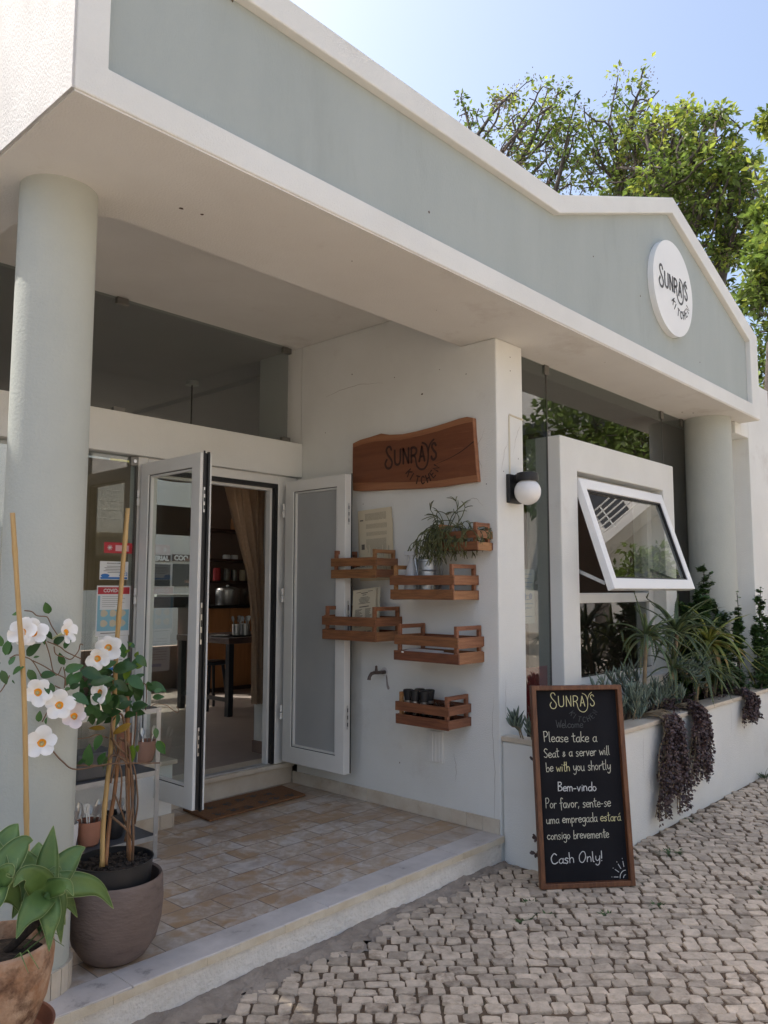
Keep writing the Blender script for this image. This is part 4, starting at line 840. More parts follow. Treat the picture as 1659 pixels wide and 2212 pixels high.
write('be with you shortly', .069, .598, .445, .601, .050, 'c', .0036, 4, alt=lambda i: 'y' if 3 <= i <= 6 else 'c')
write('Bem-vindo', .130, .495, .355, .490, .046, 'w', .0043, 5)
write('Por favor, sente-se', .056, .407, .430, .4055, .050, 'c', .0036, 6)
write('uma empregada estará', .055, .3275, .482, .331, .046, 'c', .0036, 7, alt=lambda i: 'y' if i > 12 else 'c')
write('consigo brevemente', .055, .245, .408, .246, .046, 'c', .0036, 8)
write('Cash Only!', .071, .121, .366, .127, .052, 'w', .0046, 9)
for q0, q1, r0 in ((90, 180, .034), (95, 175, .014)):
    ribbon(CHK['w'], [(.487+r0*math.cos(R_(q)), .036+r0*1.15*math.sin(R_(q))) for q in np.linspace(q0, q1, 9)], .0036, BO-BN*.032, BU, BV, BN, .0012)
for q in (178, 150, 125, 100):
    a_, b__ = .045, .068; ribbon(CHK['w'], [(.487+a_*math.cos(R_(q)), .04+a_*1.2*math.sin(R_(q))), (.487+b__*math.cos(R_(q)), .04+b__*1.2*math.sin(R_(q)))], .0036, BO-BN*.032, BU, BV, BN, .0012)
    ribbon(CHK['w'], [(.487+.079*math.cos(R_(q)), .04+.079*1.2*math.sin(R_(q))), (.487+.081*math.cos(R_(q)), .04+.081*1.2*math.sin(R_(q)))], .0034, BO-BN*.032, BU, BV, BN, .0012)
for k, nm, mt in (('w', 'sun_doodle', CHALKW), ('y', 'chalk_logo', CHALKY), ('d', 'faded_lettering', CHALKD)): CHK[k].build(nm, mt, cb_)

# ------------------------------------------------------------------ planter in front of the window
plt = thing('planter', 'long low white planter wall with marble coping under the window', 'planter', (6.3, 2.4, -.15))
PY = 2.318
m = MB(); m.box(4.047, PY, -.3, 9.6, 2.452, .541); m.box(4.047, 2.453, -.3, 4.13, 2.748, .541)
m.build('planter_wall', WHITE, plt, bevel=.012)
m = MB()
for a, b_ in zip([4.13, 5.27, 6.07, 6.68, 7.6, 8.6], [5.27, 6.07, 6.68, 7.6, 8.6, 9.6]): m.box(a+.001, PY-.018, .542, b_-.001, 2.465, .572)
m.box(4.036, PY-.018, .542, 4.129, 2.748, .572)
m.build('coping', MARB, plt, bevel=.005)
m = MB(); m.box(4.131, 2.466, .2, 9.6, 2.809, .525); m.build('soil', SOIL, plt)
m = MB(); m.lathe([(.022, 0), (.022, .004), (.012, .004), (.01, .003)], (5.71, PY-.003, -.05), 16, axis=axm); m.build('drain_hole', BLACK, plt)
# ------------------------------------------------------------------ plant helpers
def leaf_quad(mb, p, d, n, L, W, fold=.25, droop=.2, k=4, shape=None):
    """a pointed oval leaf: base p, direction d, face normal n, folded along its midrib"""
    d = unit(d); n = unit(n-d*(np.array(n)@d)); sd = np.cross(d, n); vs = []
    for i in range(k+1):
        t = i/k; w = W*.5*(shape(t) if shape else (math.sin(math.pi*min(1, t**.8))**.8 if 0 < t < 1 else 0))
        c = p+d*L*t-n*droop*L*t*t
        w = max(w, 1e-4)
        vs += [c-sd*w+n*fold*w, c, c+sd*w+n*fold*w]
    fs = []
    for i in range(k):
        a = i*3; fs += [(a, a+1, a+4, a+3), (a+1, a+2, a+5, a+4)]
    mb.add(vs, fs)
def strap(mb, pts, wfun, nrm, chan=.25, wmul=1.0, edge=None, under=0):
    """a long strap leaf along pts, with a channel and real thickness at the middle"""
    P_ = smooth_line(pts, 5); k = len(P_); vs = []
    for i in range(k):
        t = unit(P_[min(i+1, k-1)]-P_[max(i-1, 0)]); n = unit(np.array(nrm)-t*(np.array(nrm)@t)); sd = np.cross(t, n); w = max(wfun(i/(k-1))*wmul*.5, 3e-4)
        vs += [P_[i]-sd*w+n*w*chan, P_[i]-sd*w*.5+n*w*chan*.25, P_[i], P_[i]+sd*w*.5+n*w*chan*.25, P_[i]+sd*w+n*w*chan]
        if under: vs += [P_[i]+sd*w*.5-n*under*min(1, w*40), P_[i]-sd*w*.5-n*under*min(1, w*40)]
    m_ = 7 if under else 5; fs = []
    for i in range(k-1):
        a = i*m_
        if under: fs += [(a+j, a+(j+1) % 7, a+m_+(j+1) % 7, a+m_+j) for j in range(7)]
        else: fs += [(a+j, a+j+1, a+m_+j+1, a+m_+j) for j in range(4)]
    mb.add(vs, fs)
    if edge is not None:
        for j in (0, 4): edge.tube([vs[i*m_+j] for i in range(k)], [.0007]*k, 4)
def finger(mb, p, d, L, r, bend, n=5):
    d = unit(d); pts = [p]; dd = d
    for i in range(4): dd = unit(dd+bend*.28); pts.append(pts[-1]+dd*L/4)
    mb.tube(pts, [r*.55, r, r*1.05, r*.8, r*.15], n, cap=False)

# ------------------------------------------------------------------ planter plants
rp = random.Random(33)
PG = 'plants growing in the white planter'
def senecio(label, stems, r=.0062):
    """stems: (foot, head, leaf count, leaf length)"""
    f0 = np.array(stems[0][0]); t = thing('blue_chalksticks', label, 'plant', f0, PG)
    lm = MB(); sm = MB()
    for foot, head, nl, LL in stems:
        foot = np.array(foot); head = np.array(head); mid = (foot+head)/2+V(rp.uniform(-.02,.02), rp.uniform(-.03,.01), rp.uniform(.0,.04))
        P_ = smooth_line([foot, mid, head], 8); sm.tube(P_, .0045, 5)
        ax = unit(P_[-1]-P_[-3])
        for q in range(nl):
            u = .35+.65*(q/nl)**.8; i = min(int(u*(len(P_)-1)), len(P_)-1); a = q*2.4+rp.uniform(-.3,.3)
            out = V(math.cos(a), math.sin(a), 0); out = out-ax*(out@ax)*.5
            d = unit(out*rp.uniform(.5, 1.0)+ax*rp.uniform(.3, .8)+V(0,0,.35))
            finger(lm, P_[i], d, LL*rp.uniform(.7, 1.15), r*rp.uniform(.8, 1.15), V(0,0,1)*rp.uniform(.4,1.1))
    sm.build('stems', DRYST, t, smooth='all'); lm.build('leaves', SENEC, t, smooth='all'); return t
def spread(cx_, Y, z0, n, w, h, dy=.06, lo=.4):
    """n stems rising from soil around world x = cx_"""
    out = []
    for k in range(n):
        x = cx_+rp.uniform(-w, w); y = Y+rp.uniform(-dy, dy)
        out.append(((x, y, .52), (x+rp.uniform(-.07, .07), y-rp.uniform(0, .08), z0+rp.uniform(lo, 1)*h), rp.randint(16, 24), rp.uniform(.06, .085)))
    return out
senecio('blue green chalkstick succulent hanging off the planter corner left of the chalkboard',
        [((4.06, 2.60, .55), (3.93, 2.60, .66), 20, .085), ((4.08, 2.63, .55), (3.985, 2.62, .70), 20, .085), ((4.07, 2.55, .55), (4.0, 2.52, .66), 20, .08), ((4.08, 2.50, .55), (4.05, 2.46, .64), 18, .07),
         ((4.06, 2.45, .55), (4.02, 2.42, .58), 16, .06), ((4.07, 2.40, .56), (4.0, 2.40, .62), 14, .055)])
senecio('blue green chalkstick tuft standing in front of the lower window pane, by the board top', [((4.93+.05*k, 2.60, .53), (4.86+.075*k, 2.57, .72+.03*(k % 2)), 18, .085) for k in range(5)])
senecio('thin grey green chalkstick spray lying along the lower window pane', [((5.25+.1*k, 2.66, .53), (5.0+.12*k, 2.64, .80+.018*k), 20, .085) for k in range(6)])
senecio('wide mound of grey green chalksticks right of the chalkboard', spread(5.02, 2.50, .56, 16, .30, .16)+spread(5.35, 2.50, .58, 14, .25, .22))
senecio('blue green chalksticks cascading over planter front under the aloe', spread(5.75, 2.47, .56, 10, .2, .22)+[((6.1, 2.5, .9), (5.85+.10*k, 2.38, .86-.045*k), 22, .09) for k in range(5)]+[((6.2, 2.5, .9), (6.2+.05*k, 2.38, .80+.02*k), 20, .085) for k in range(4)])
def aloe(label, c, nl, L, W, mat, lean=(0, -.15, 0), droop=1.0, seed=1):
    r = random.Random(seed); c = np.array(c); t = thing('candelabra_aloe', label, 'plant', (c[0], c[1], .52), PG)
    m = MB(); m.tube([(c[0]+.02, c[1]+.05, .52), (c[0]+.02, c[1]+.03, (c[2]+.52)/2), c], [.018, .016, .014], 8); m.build('stalk', DRYST, t, smooth='all')
    m = MB(); tm = MB()
    for k in range(nl):
        a = k*2.399+r.uniform(-.2, .2); el = r.uniform(.15, 1.15) if k < nl*.75 else r.uniform(1.0, 1.4); LL = L*r.uniform(.75, 1.1)
        d = unit(V(math.cos(a)*math.cos(el), math.sin(a)*math.cos(el)*.8, math.sin(el))+np.array(lean)); pts = [c+d*.01]
        dd = d.copy(); cu = r.uniform(.12, .34)*droop
        for q in range(7):
            dd = unit(dd+V(0, 0, -cu*(1 if q < 5 else r.choice([-.6, .6, 1])))+V(r.uniform(-.05,.05), r.uniform(-.05,.05), 0)); pts.append(pts[-1]+dd*LL/7)
        for p in pts:
            if p[1] > 2.72: p[1] = 2.72-(p[1]-2.72)*.2
        up = unit(V(0,0,1)+d*.2) if el < 1.2 else unit(V(-d[0], -d[1], .5))
        strap(m, pts, lambda s: W*(1-s)**.75*(.6+.4*min(1, s*6)), up, .5, under=.006)
        P_ = smooth_line(pts, 5); kk = len(P_)
        for i in range(3, kk-3, 2):        # teeth along the margins
            tt = unit(P_[i+1]-P_[i-1]); sd = np.cross(tt, unit(up-tt*(up@tt))); w = W*(1-i/(kk-1))**.75*.5
            for s in (-1, 1):
                b = P_[i]+sd*w*s+up*w*.45; tm.add([b-tt*.004, b+tt*.004, b+sd*s*.007+tt*.003], [(0,1,2)])
    m.build('leaves', mat, t, smooth='all'); tm.build('leaf_teeth', ALOEY, t); return t
aloe('dark brown green aloe rosette nearest the window pane', (5.62, 2.54, 1.08), 34, .40, .032, ALOE, seed=3, droop=1.3)
aloe('tall green aloe rosette in the middle of the planter', (6.08, 2.50, 1.10), 34, .46, .040, ALOE, seed=5, droop=1.1)
aloe('yellowing orange edged aloe arching over the planter front', (6.62, 2.46, 1.00), 34, .50, .042, ALOEY, seed=8, droop=1.35)
aloe('low dark aloe rosette drooping over the planter edge', (6.30, 2.42, .82), 28, .36, .036, ALOE, seed=12, droop=1.3)
aloe('small aloe offset between the mound and the tall aloe', (5.85, 2.44, .86), 22, .30, .030, ALOE, seed=15, droop=1.25)
aloe('dark aloe offset in the shade below the yellowing aloe', (6.72, 2.44, .74), 22, .30, .034, ALOE, seed=18, droop=1.2)
def jade(label, paths, nl=60, ls=.026, name='elephant_bush'):
    """upright wandering stems, each with upswept side shoots set with pairs of small round leaves"""
    f = np.array(paths[0][0]); t = thing(name, label, 'plant', (f[0], f[1], .52), PG); m = MB(); s = MB(); r = random.Random(int(f[0]*1000))
    lf_ = lambda p, k: [leaf_quad(m, p+V(r.uniform(-.008,.008), r.uniform(-.008,.008), r.uniform(-.008,.008)), V(math.cos(a2), math.sin(a2), r.uniform(-.2,.9)), V(r.uniform(-.5,.5), r.uniform(-.5,.5), 1), ls*r.uniform(.65, 1.25), ls*.8, .15, .1, 2, shape=lambda t: (.5, 1, .6)[int(round(t*2))]) for a2 in [r.uniform(0, 6.28) for _ in range(k)]]
    for P0, P1, wid in paths:
        P0 = np.array(P0, float); P1 = np.array(P1, float); L = np.linalg.norm(P1-P0)
        mids = [P0+(P1-P0)*u+V(r.uniform(-.05,.05), r.uniform(-.03,.03), 0)*L for u in (.25, .5, .75)]
        P_ = smooth_line([P0]+mids+[P1], 6); s.tube(P_, [.010*(1-.75*i/len(P_)) for i in range(len(P_))], 6)
        for q in range(int(L/.026)):
            u = r.random()**.85; i = min(int(u*(len(P_)-1)), len(P_)-1); a = r.uniform(0, 6.28); bl = wid*(1.05-.65*u)*r.uniform(.35, 1.25)
            d = unit(V(math.cos(a), math.sin(a)*.75, r.uniform(-.1, .9))); e1 = P_[i]+d*bl*.55; e2 = e1+unit(d+V(0, 0, .7))*bl*.55
            for e in (e1, e2): e[1] = min(e[1], 2.80)
            B_ = smooth_line([P_[i], e1, e2], 4); s.tube(B_, [.0032]*(len(B_)-1)+[.0012], 4, cap=False)
            for b_ in range(1, len(B_)):
                lf_(B_[b_], 3); lf_((B_[b_]+B_[b_-1])/2, 2)
                if r.random() < .35:
                    e3 = B_[b_]+unit(V(r.uniform(-1,1), r.uniform(-1,.6), r.uniform(0,1)))*bl*.4; e3[1] = min(e3[1], 2.8)
                    for w in (.35, .7, 1): lf_(B_[b_]*(1-w)+e3*w, 3)
        for p in P_[len(P_)//3:]: lf_(p, 2)
    s.build('stems', BARK, t, smooth='all'); m.build('leaves', JADE, t); return t
jade('tallest elephant bush column between window and right column', [((7.0, 2.60, .5), (7.02, 2.62, 1.66), .13), ((6.9, 2.62, .5), (6.86, 2.66, 1.40), .14), ((6.8, 2.66, .5), (6.72, 2.70, 1.32), .12), ((7.08, 2.55, .5), (7.12, 2.56, 1.1), .14), ((6.7, 2.6, .5), (6.62, 2.66, 1.1), .12)])
jade('dark bushy elephant bush filling the corner behind the tallest column', [((6.65+.13*k, 2.68, .5), (6.62+.14*k+.03*(k % 2), 2.70-.03*(k % 2), .95+.11*((k*3) % 4)), .17) for k in range(6)], ls=.024)
jade('broad dark elephant bush filling the space left of the right column', [((6.55+.14*k, 2.58, .5), (6.50+.15*k+.03*(k % 2), 2.56-.03*(k % 2), 1.02+.10*((k*2) % 5)), .19) for k in range(6)], ls=.03)
jade('slim spiky elephant bush stem in front of the right column', [((7.12, 2.42, .5), (7.16, 2.40, 1.42), .085), ((7.0, 2.45, .5), (6.98, 2.44, 1.06), .10), ((7.2, 2.44, .5), (7.25, 2.43, 1.20), .08)])
jade('elephant bush column right of the round column by the end wall', [((7.78, 2.42, .5), (7.80, 2.40, 1.46), .10), ((7.70, 2.44, .5), (7.66, 2.42, 1.12), .12), ((7.9, 2.42, .5), (7.94, 2.42, 1.2), .12)])
jade('dense green bush at the far right end of the planter', [((8.1+.16*k, 2.40, .5), (8.08+.18*k+.05*(k % 2), 2.32-.05*(k % 3), 1.02+.10*(k % 3)), .20) for k in range(6)]+[((7.5+.16*k, 2.36, .5), (7.45+.2*k, 2.27, .80+.06*(k % 2)), .13) for k in range(5)], ls=.026, name='leafy_bush')
m = MB(); t = thing('grassy_tuft', 'bright fine leaved tuft drooping between the bushes at the right end', 'plant', (7.75, 2.36, .53), PG)
for k in range(150):
    a = rp.uniform(0, 6.28); p = V(7.72+rp.uniform(-.12,.12), 2.34, .78+rp.uniform(-.12,.14)); d = unit(V(math.cos(a), math.sin(a)*.7-.25, rp.uniform(-.1, .9))); L = rp.uniform(.08, .16)
    m.tube([p, p+d*L*.5, p+d*L+V(0,0,-L*.25)], [.0025, .002, .0006], 4, cap=False)
m.build('leaves', per_island(M('fine_bright_leaf', (.13, .19, .05), (.17, .24, .06), 10, .5, trans=.15), .4), t)
def purple_hang(label, x0, x1, zt, zb, nst, group='purple trailing succulents on the planter', y=PY-.03, skirt=True, leaf=.021, name='purple_trailing_plant', upper=.55):
    """stems that leave the soil, cross the coping and hang down the wall, leafy towards their ends"""
    r = random.Random(int(x0*977)); t = thing(name, label, 'plant', ((x0+x1)/2, 2.40, zt), group); s = MB(); m = MB()
    for k in range(nst):
        xx = x0+(x1-x0)*(k+r.random())/nst; zz = zb+(zt-zb)*(r.random()**1.6)*.8; xm = (x0+x1)/2
        xs_ = xm+(xx-xm)*.45
        pts = [V(xs_+r.uniform(-.05,.05), 2.50, .54), V(xs_, 2.36, .59+r.uniform(0,.03)), V(xs_, y-.005-r.uniform(0,.04), .55), V((xs_+xx)/2, y-r.uniform(0,.05), (.55+zz)/2), V(xx, y-r.uniform(0,.06), zz)]
        P_ = smooth_line(pts, 7); s.tube(P_, .0032, 5)
        n0 = int(len(P_)*(upper*r.uniform(.75, 1.1)))
        for i in range(n0, len(P_)):
            for q in range(r.choice([5, 6, 7])):
                a = r.uniform(0, 6.28); d = V(math.cos(a), -abs(math.sin(a))*.8, r.uniform(-.5, .5)); p = P_[i]+V(r.uniform(-.022,.022), r.uniform(-.02,.005), r.uniform(-.02,.02))
                leaf_quad(m, p, d, V(r.uniform(-.5,.5), -1, r.uniform(-.2,1)), leaf*r.uniform(.7, 1.3), leaf*.85, .2, .1, 2, shape=lambda u: (.35, 1, .6)[int(round(u*2))])
    s.build('trailing_stems', DRYST, t, smooth='all'); m.build('leaves', PURP, t); return t
purple_hang('largest purple succulent hanging down the planter wall with bare dry stems at the top', 5.10, 5.62, .55, -.06, 46)
purple_hang('second purple succulent curtain hanging right beside the largest one', 5.66, 6.05, .56, .08, 34, upper=.38)
purple_hang('small purple succulent hanging at the far right of the planter', 6.80, 7.15, .55, .36, 16, upper=.3)
def mound(label, x0, x1, y0, y1, n, name='purple_creeper'):
    r = random.Random(int(x0*555)); t = thing(name, label, 'plant', ((x0+x1)/2, (y0+y1)/2, .53), 'purple succulents creeping over the planter soil'); m = MB()
    for k in range(n):
        p = V(r.uniform(x0, x1), r.uniform(y0, y1), .55+r.random()**2*.12); a = r.uniform(0, 6.28)
        leaf_quad(m, p, V(math.cos(a), math.sin(a), r.uniform(-.2,.8)), V(r.uniform(-.5,.5), r.uniform(-.5,.5), 1), .026*r.uniform(.7,1.3), .02, .2, .1, 2, shape=lambda u: (.35, 1, .6)[int(round(u*2))])
    m.build('leaves', PURP, t)
mound('purple creeper cluster on the coping beside the chalkboard', 4.55, 4.80, 2.34, 2.44, 140)
mound('purple creeper carpet between the chalksticks and the low aloe', 5.5, 6.1, 2.34, 2.5, 420)
mound('purple creeper carpet below the elephant bushes', 6.5, 7.3, 2.36, 2.5, 420)
# sprigs growing on the planter side behind the board
for i, (z, y, lab, n) in enumerate(((.475, 2.44, 'highest dark sprig growing from planter side left of the chalkboard', 26), (.24, 2.42, 'second dark sprig from the top beside the chalkboard edge', 24), (.04, 2.44, 'third dark sprig from the top beside the chalkboard edge', 18), (-.04, 2.45, 'lowest dark sprig beside the chalkboard edge', 16))):
    t = thing('dark_sprig', lab, 'plant', (4.0, y, z), 'dark sprigs beside the chalkboard'); m = MB(); r = random.Random(60+i); s = MB()
    P_ = smooth_line([V(4.0, y-.10, z-.03), V(3.985, y-.02, z+.01), V(3.98, y+.05, z+.0)], 5); s.tube(P_, .003, 5); s.build('stem', STEM, t)
    for k in range(n):
        p = P_[r.randrange(len(P_))]; a = r.uniform(0, 6.28); leaf_quad(m, p, V(-.5, math.cos(a), math.sin(a)), V(-1, 0, .3), .03*r.uniform(.6,1.2), .017, .2, .1, 2, shape=lambda u: (.35, 1, .6)[int(round(u*2))])
    m.build('leaves', PURP, t)
# weeds in the paving
wd = [(4.27,2.02),(3.55,2.16),(3.40,2.20),(3.75,1.93),(4.02,1.80),(4.85,2.08),(5.6,2.26),(7.3,2.28),(3.62,2.30),(4.6,1.45),(5.5,1.55)]
wl_ = ['weed tuft at the foot of the chalkboard right corner', 'weed tuft left of the chalkboard foot', 'small weed near the step corner in the paving', 'weed tuft just in front of chalkboard left foot', 'weed tuft in front of the chalkboard middle', 'fern like weed in the paving right of the chalkboard', 'low weed along planter base below the purple plant', 'grassy weed at the planter base far right', 'weed in the dirt between step end and planter', 'sparse weed among setts right of the board', 'sparse weed among setts farther right']
for (x, y), lab in zip(wd, wl_):
    t = thing('paving_weed', lab, 'weed', (x, y, GZ-.02), 'weeds in the paving joints'); m = MB(); r = random.Random(int(x*100)); big = lab.startswith('fern')
    gr = lab.startswith('grassy')
    for k in range(70 if big else 34):
        a = r.uniform(0, 6.28); rad = (.07 if big else .05)*r.random(); p = V(x+math.cos(a)*rad, y+math.sin(a)*rad*.6, GZ-.015)
        if gr: m.tube([p, p+V(math.cos(a)*.05, math.sin(a)*.03, .05), p+V(math.cos(a)*.13, math.sin(a)*.06, .07)], [.002, .0015, .0005], 4)
        else: leaf_quad(m, p, V(math.cos(a), math.sin(a), r.uniform(.3, 1.0)), V(0, 0, 1), r.uniform(.02, .045)*(1.4 if big else 1), .012, .2, .2, 2, shape=lambda u: (.4, 1, .2)[int(round(u*2))])
    m.build('leaves', WEED, t)

# ------------------------------------------------------------------ left: agave in its weathered pot
ac = V(1.015, 2.47, .13)
m = MB(); m.box(.86, 2.31, GZ-.02, 1.19, 2.64, .129); tag(m.build('stone_block', WHITE, bevel=.01), 'pale stone block that carries the weathered pot and its saucer', 'block')
ap = thing('weathered_pot', 'large weathered terracotta pot standing on a saucer in front of the step', 'plant pot', ac)
m = MB(); m.lathe([(.085, .02), (.118, .06), (.146, .13), (.160, .21), (.163, .255), (.158, .285), (.150, .29), (.142, .28), (.14, .2)], ac, 48)
m.build('pot_body', OLDPOT, ap, smooth=True)
m = MB(); m.lathe([(.139, .24), (.06, .25), (.0001, .255)], ac, 30); m.build('soil', SOIL, ap)
sa_ = thing('pot_saucer', 'orange terracotta saucer under the weathered pot', 'saucer', ac)
m = MB(); m.lathe([(.14, .0), (.165, .05), (.172, .052), (.168, .04), (.15, .012), (.0001, .010)], ac, 48); m.build('saucer_dish', TERRA, sa_, smooth=True)
ag = thing('agave_plant', 'green agave with broad pointed leaves growing in the weathered pot', 'plant', ac+V(0, 0, .25))
AZm = lambda x, y, Y: onY(*((np.array((0+x/3.0167, 2600+y/3.0167))*.6636)), Y)
agw = lambda s: (.55+.45*math.sin(math.pi*min(1, s*1.15+.1)))*(1-max(0, s-.55)/.45)**.8 if s < 1 else 0
def agave_rosette(c, tips):
    for (tx, ty, dY, W, bow) in tips:
        tip = AZm(tx, ty, c[1]+dY); mid = (c+tip)/2+V(0, 0, bow)+V(0, dY*.2, 0); lm = MB(); em = MB()
        q1 = c*.75+mid*.25+V(0,0,bow*.4); L = np.linalg.norm(tip-c)
        nrm = unit(np.cross(np.cross(tip-c, V(0,0,1)), tip-c)+V(-.35, -.75, .25))
        strap(lm, [c, q1, mid, tip*.55+mid*.45+V(0,0,bow*.45), tip], lambda s: 1.4*W*(.62+.38*math.sin(math.pi*min(1, .15+s)))*(1-s**3.2)**.9, nrm, .30, edge=em, under=.0045)
        o = lm.build('agave_leaf', AGAVE, ag, smooth='all'); em.build('leaf_margin', AGEDGE, o)
ca = AZm(432, 960, 2.44)
agave_rosette(ca, [(380, 425, .14, .060, .01), (205, 500, .12, .062, .01), (525, 262, .03, .052, .0), (838, 478, .02, .062, .02), (905, 890, .10, .05, .02), (1115, 1080, -.02, .056, .055), (722, 958, -.10, .040, .035),
                   (600, 1425, -.05, .058, .055), (482, 1500, -.10, .052, .03), (760, 1165, .06, .045, .03), (160, 1375, -.08, .066, .03), (130, 868, -.06, .060, .045), (20, 960, .05, .055, .02), (600, 700, .0, .04, .02), (300, 1330, .04, .055, .02), (420, 1420, .05, .05, .02), (640, 1240, .09, .05, .02), (120, 1180, .06, .055, .03)])
cb2 = AZm(-60, 900, 2.42)
agave_rosette(cb2, [(180, 245, .08, .068, .02), (325, 410, .03, .06, .03), (215, 380, .10, .058, .02), (-120, 350, .1, .07, .02), (128, 760, -.06, .05, .03), (200, 1120, .02, .055, .03), (60, 290, .12, .06, .01), (-200, 1300, -.1, .06, .03)])
m = MB(); m.tube([ac+V(.03,0,.25), ca+V(0,0,-.06), ca], [.014, .012, .016], 8); m.tube([ac+V(-.03,0,.25), cb2], [.014, .016], 8); m.build('agave_stem', SOIL, ag, smooth='all')
m = MB()
for k in range(14):
    a = rp.uniform(0, 6.28); p = ac+V(math.cos(a)*.08, math.sin(a)*.08, .25); m.tube([p, p+V(math.cos(a)*.05, math.sin(a)*.05-.02, .05), p+V(math.cos(a)*.10, math.sin(a)*.10-.02, .01)], [.0025, .002, .0008], 4)
m.build('soil_grass', AGAVE, ag)

# big taupe pot, nursery pot, mandevilla
bp_ = V(1.69, 2.995, .0015)
bt = thing('taupe_pot', 'big taupe glazed round pot standing on the marble patio', 'plant pot', bp_)
m = MB(); m.lathe([(.100, 0), (.124, .018), (.160, .072), (.178, .14), (.184, .215), (.180, .30), (.175, .312), (.166, .306), (.165, .22), (.15, .12)], bp_, 56); m.build('pot_body', STONEPOT, bt, smooth=True)
nb_ = thing('nursery_pot', 'black plastic nursery pot set inside the taupe pot', 'plant pot', bp_+V(-.012, 0, .13))
m = MB(); m.lathe([(.128, .14), (.150, .375), (.153, .377), (.148, .377), (.146, .34)], bp_+V(-.012,0,0), 48); m.build('pot_wall', BLKPOT, nb_, smooth=True)
m = MB(); m.lathe([(.146, .345), (.07, .352), (.0001, .355)], bp_+V(-.012,0,0), 32); m.build('soil', SOIL, nb_)
m = MB(); r = random.Random(8)
for k in range(130):
    a = r.uniform(0, 6.28); q = .138*math.sqrt(r.random()); m.lathe([(1e-6, -.5), (.5, -.2), (.5, .2), (1e-6, .5)], (0,0,0), 5)
    s_ = r.uniform(.010, .022); base = bp_+V(-.012+math.cos(a)*q, math.sin(a)*q, .357)
    for i in range(len(m.v)-20, len(m.v)): x_, y_, z_ = m.v[i]; m.v[i] = (base[0]+x_*s_*1.3, base[1]+y_*s_, base[2]+z_*s_)
m.build('bark_chips', SOIL, nb_)
mv = thing('mandevilla_plant', 'white flowering climbing mandevilla tied to bamboo canes in the black pot', 'plant', bp_+V(-.012, 0, .35))
Dp = lambda x, y, Y=2.93: onY(x, y, Y)
Fp = lambda x, y, Y=2.80: onY(*(np.array((x/4.1475, 1950+y/4.1475))*.6636), Y)
Gp = lambda x, y, Y=2.95: onY(*(np.array((250+x/4.1475, 1950+y/4.1475))*.6636), Y)
Mp = lambda x, y, Y=2.97: onY(*(np.array((200+x/3.686, 2250+y/3.686))*.6636), Y)
def cane(pts, r, mat):
    m = MB(); P_ = smooth_line(pts, 8); rad = [r*(1.18 if i % 9 == 4 else 1) for i in range(len(P_))]; m.tube(P_, rad, 9); m.build('cane', mat, mv, smooth='all')
cane([Dp(27, 1108, 2.78), Dp(38, 1280, 2.76), Dp(52, 1500, 2.74), Dp(58, 1815, 2.71), Dp(59, 1900, 2.70)], .0085, BAMBOO)
cane([Dp(276, 1098, 3.0), Dp(265, 1230, 3.0), Dp(252, 1400, 2.99), Dp(243, 1580, 2.985), Mp(510, 1500), Mp(488, 2105, 2.95)], .0095, BAMBOO)
cane([Mp(790, 60, 2.99), Mp(795, 600, 2.99), Mp(800, 1400, 2.985), Mp(822, 2090, 2.98)], .0085, CANE2)
cane([Mp(700, 600, 3.0), Mp(640, 1200, 3.0), Mp(575, 1600, 3.0), Mp(528, 2090, 2.97)], .008, CANE2)
m = MB(); m.lathe([(.0125, 0), (.0125, .012)], Mp(793, 315, 2.99), 12); m.build('twist_tie', BLACK, mv)
sm = MB()
for pts, w in (([(850, 2080), (862, 1700), (850, 1300), (830, 900), (800, 650), (700, 560)], .0065), ([(790, 1990), (790, 1500), (780, 1100), (770, 600), (740, 320), (690, 260)], .0055), ([(880, 1590), (915, 1350), (905, 1150), (880, 950), (830, 820), (700, 690), (590, 560)], .0045),
              ([(600, 1500), (760, 1640), (860, 1780)], .006), ([(640, 1240), (720, 1440), (790, 1640)], .0045), ([(590, 1100), (650, 850), (690, 700), (610, 560)], .0045), ([(820, 910), (740, 810), (620, 770), (560, 830)], .0065), ([(860, 700), (885, 480), (900, 250)], .004),
              ([(700, 1400), (720, 1000), (640, 700), (600, 400), (640, 250)], .0045), ([(560, 560), (420, 520), (300, 560), (0, 585)], .003), ([(530, 895), (300, 890), (120, 895), (0, 915)], .0045), ([(760, 1800), (830, 1500), (860, 1250), (850, 1000)], .0055)):
    sm.tube(smooth_line([Mp(x, y, 2.96-.02*(i % 2)) for i, (x, y) in enumerate(pts)], 6), w*.8, 6)
for pts in ([(330, 155), (430, 170), (500, 225), (610, 235), (650, 260), (700, 370), (775, 485)], [(610, 570), (670, 760), (710, 950), (740, 1020)], [(640, 575), (800, 640), (900, 715), (1100, 810)], [(440, 830), (600, 910), (760, 1010), (870, 1070), (890, 1170)], [(130, 800), (220, 755), (330, 780), (440, 840), (560, 1040)],
            [(1120, 620), (1085, 610), (1060, 700), (1000, 780), (950, 815), (880, 790)], [(830, 920), (790, 1010), (750, 1030)], [(740, 1170), (850, 1225), (910, 1270), (925, 1420), (870, 1500)], [(640, 1520), (570, 1659)], [(130, 1030), (60, 1170), (0, 1260)], [(870, 1200), (880, 1050), (860, 920)], [(730, 640), (740, 720), (780, 760), (870, 780)]):
    sm.tube(smooth_line([Fp(x, y, 2.80) for x, y in pts], 5), .0021, 5)
sm.tube(smooth_line([Dp(*p, 2.84) for p in ((112, 1620), (135, 1645), (165, 1662), (240, 1650), (345, 1648))], 5), .0028, 5)
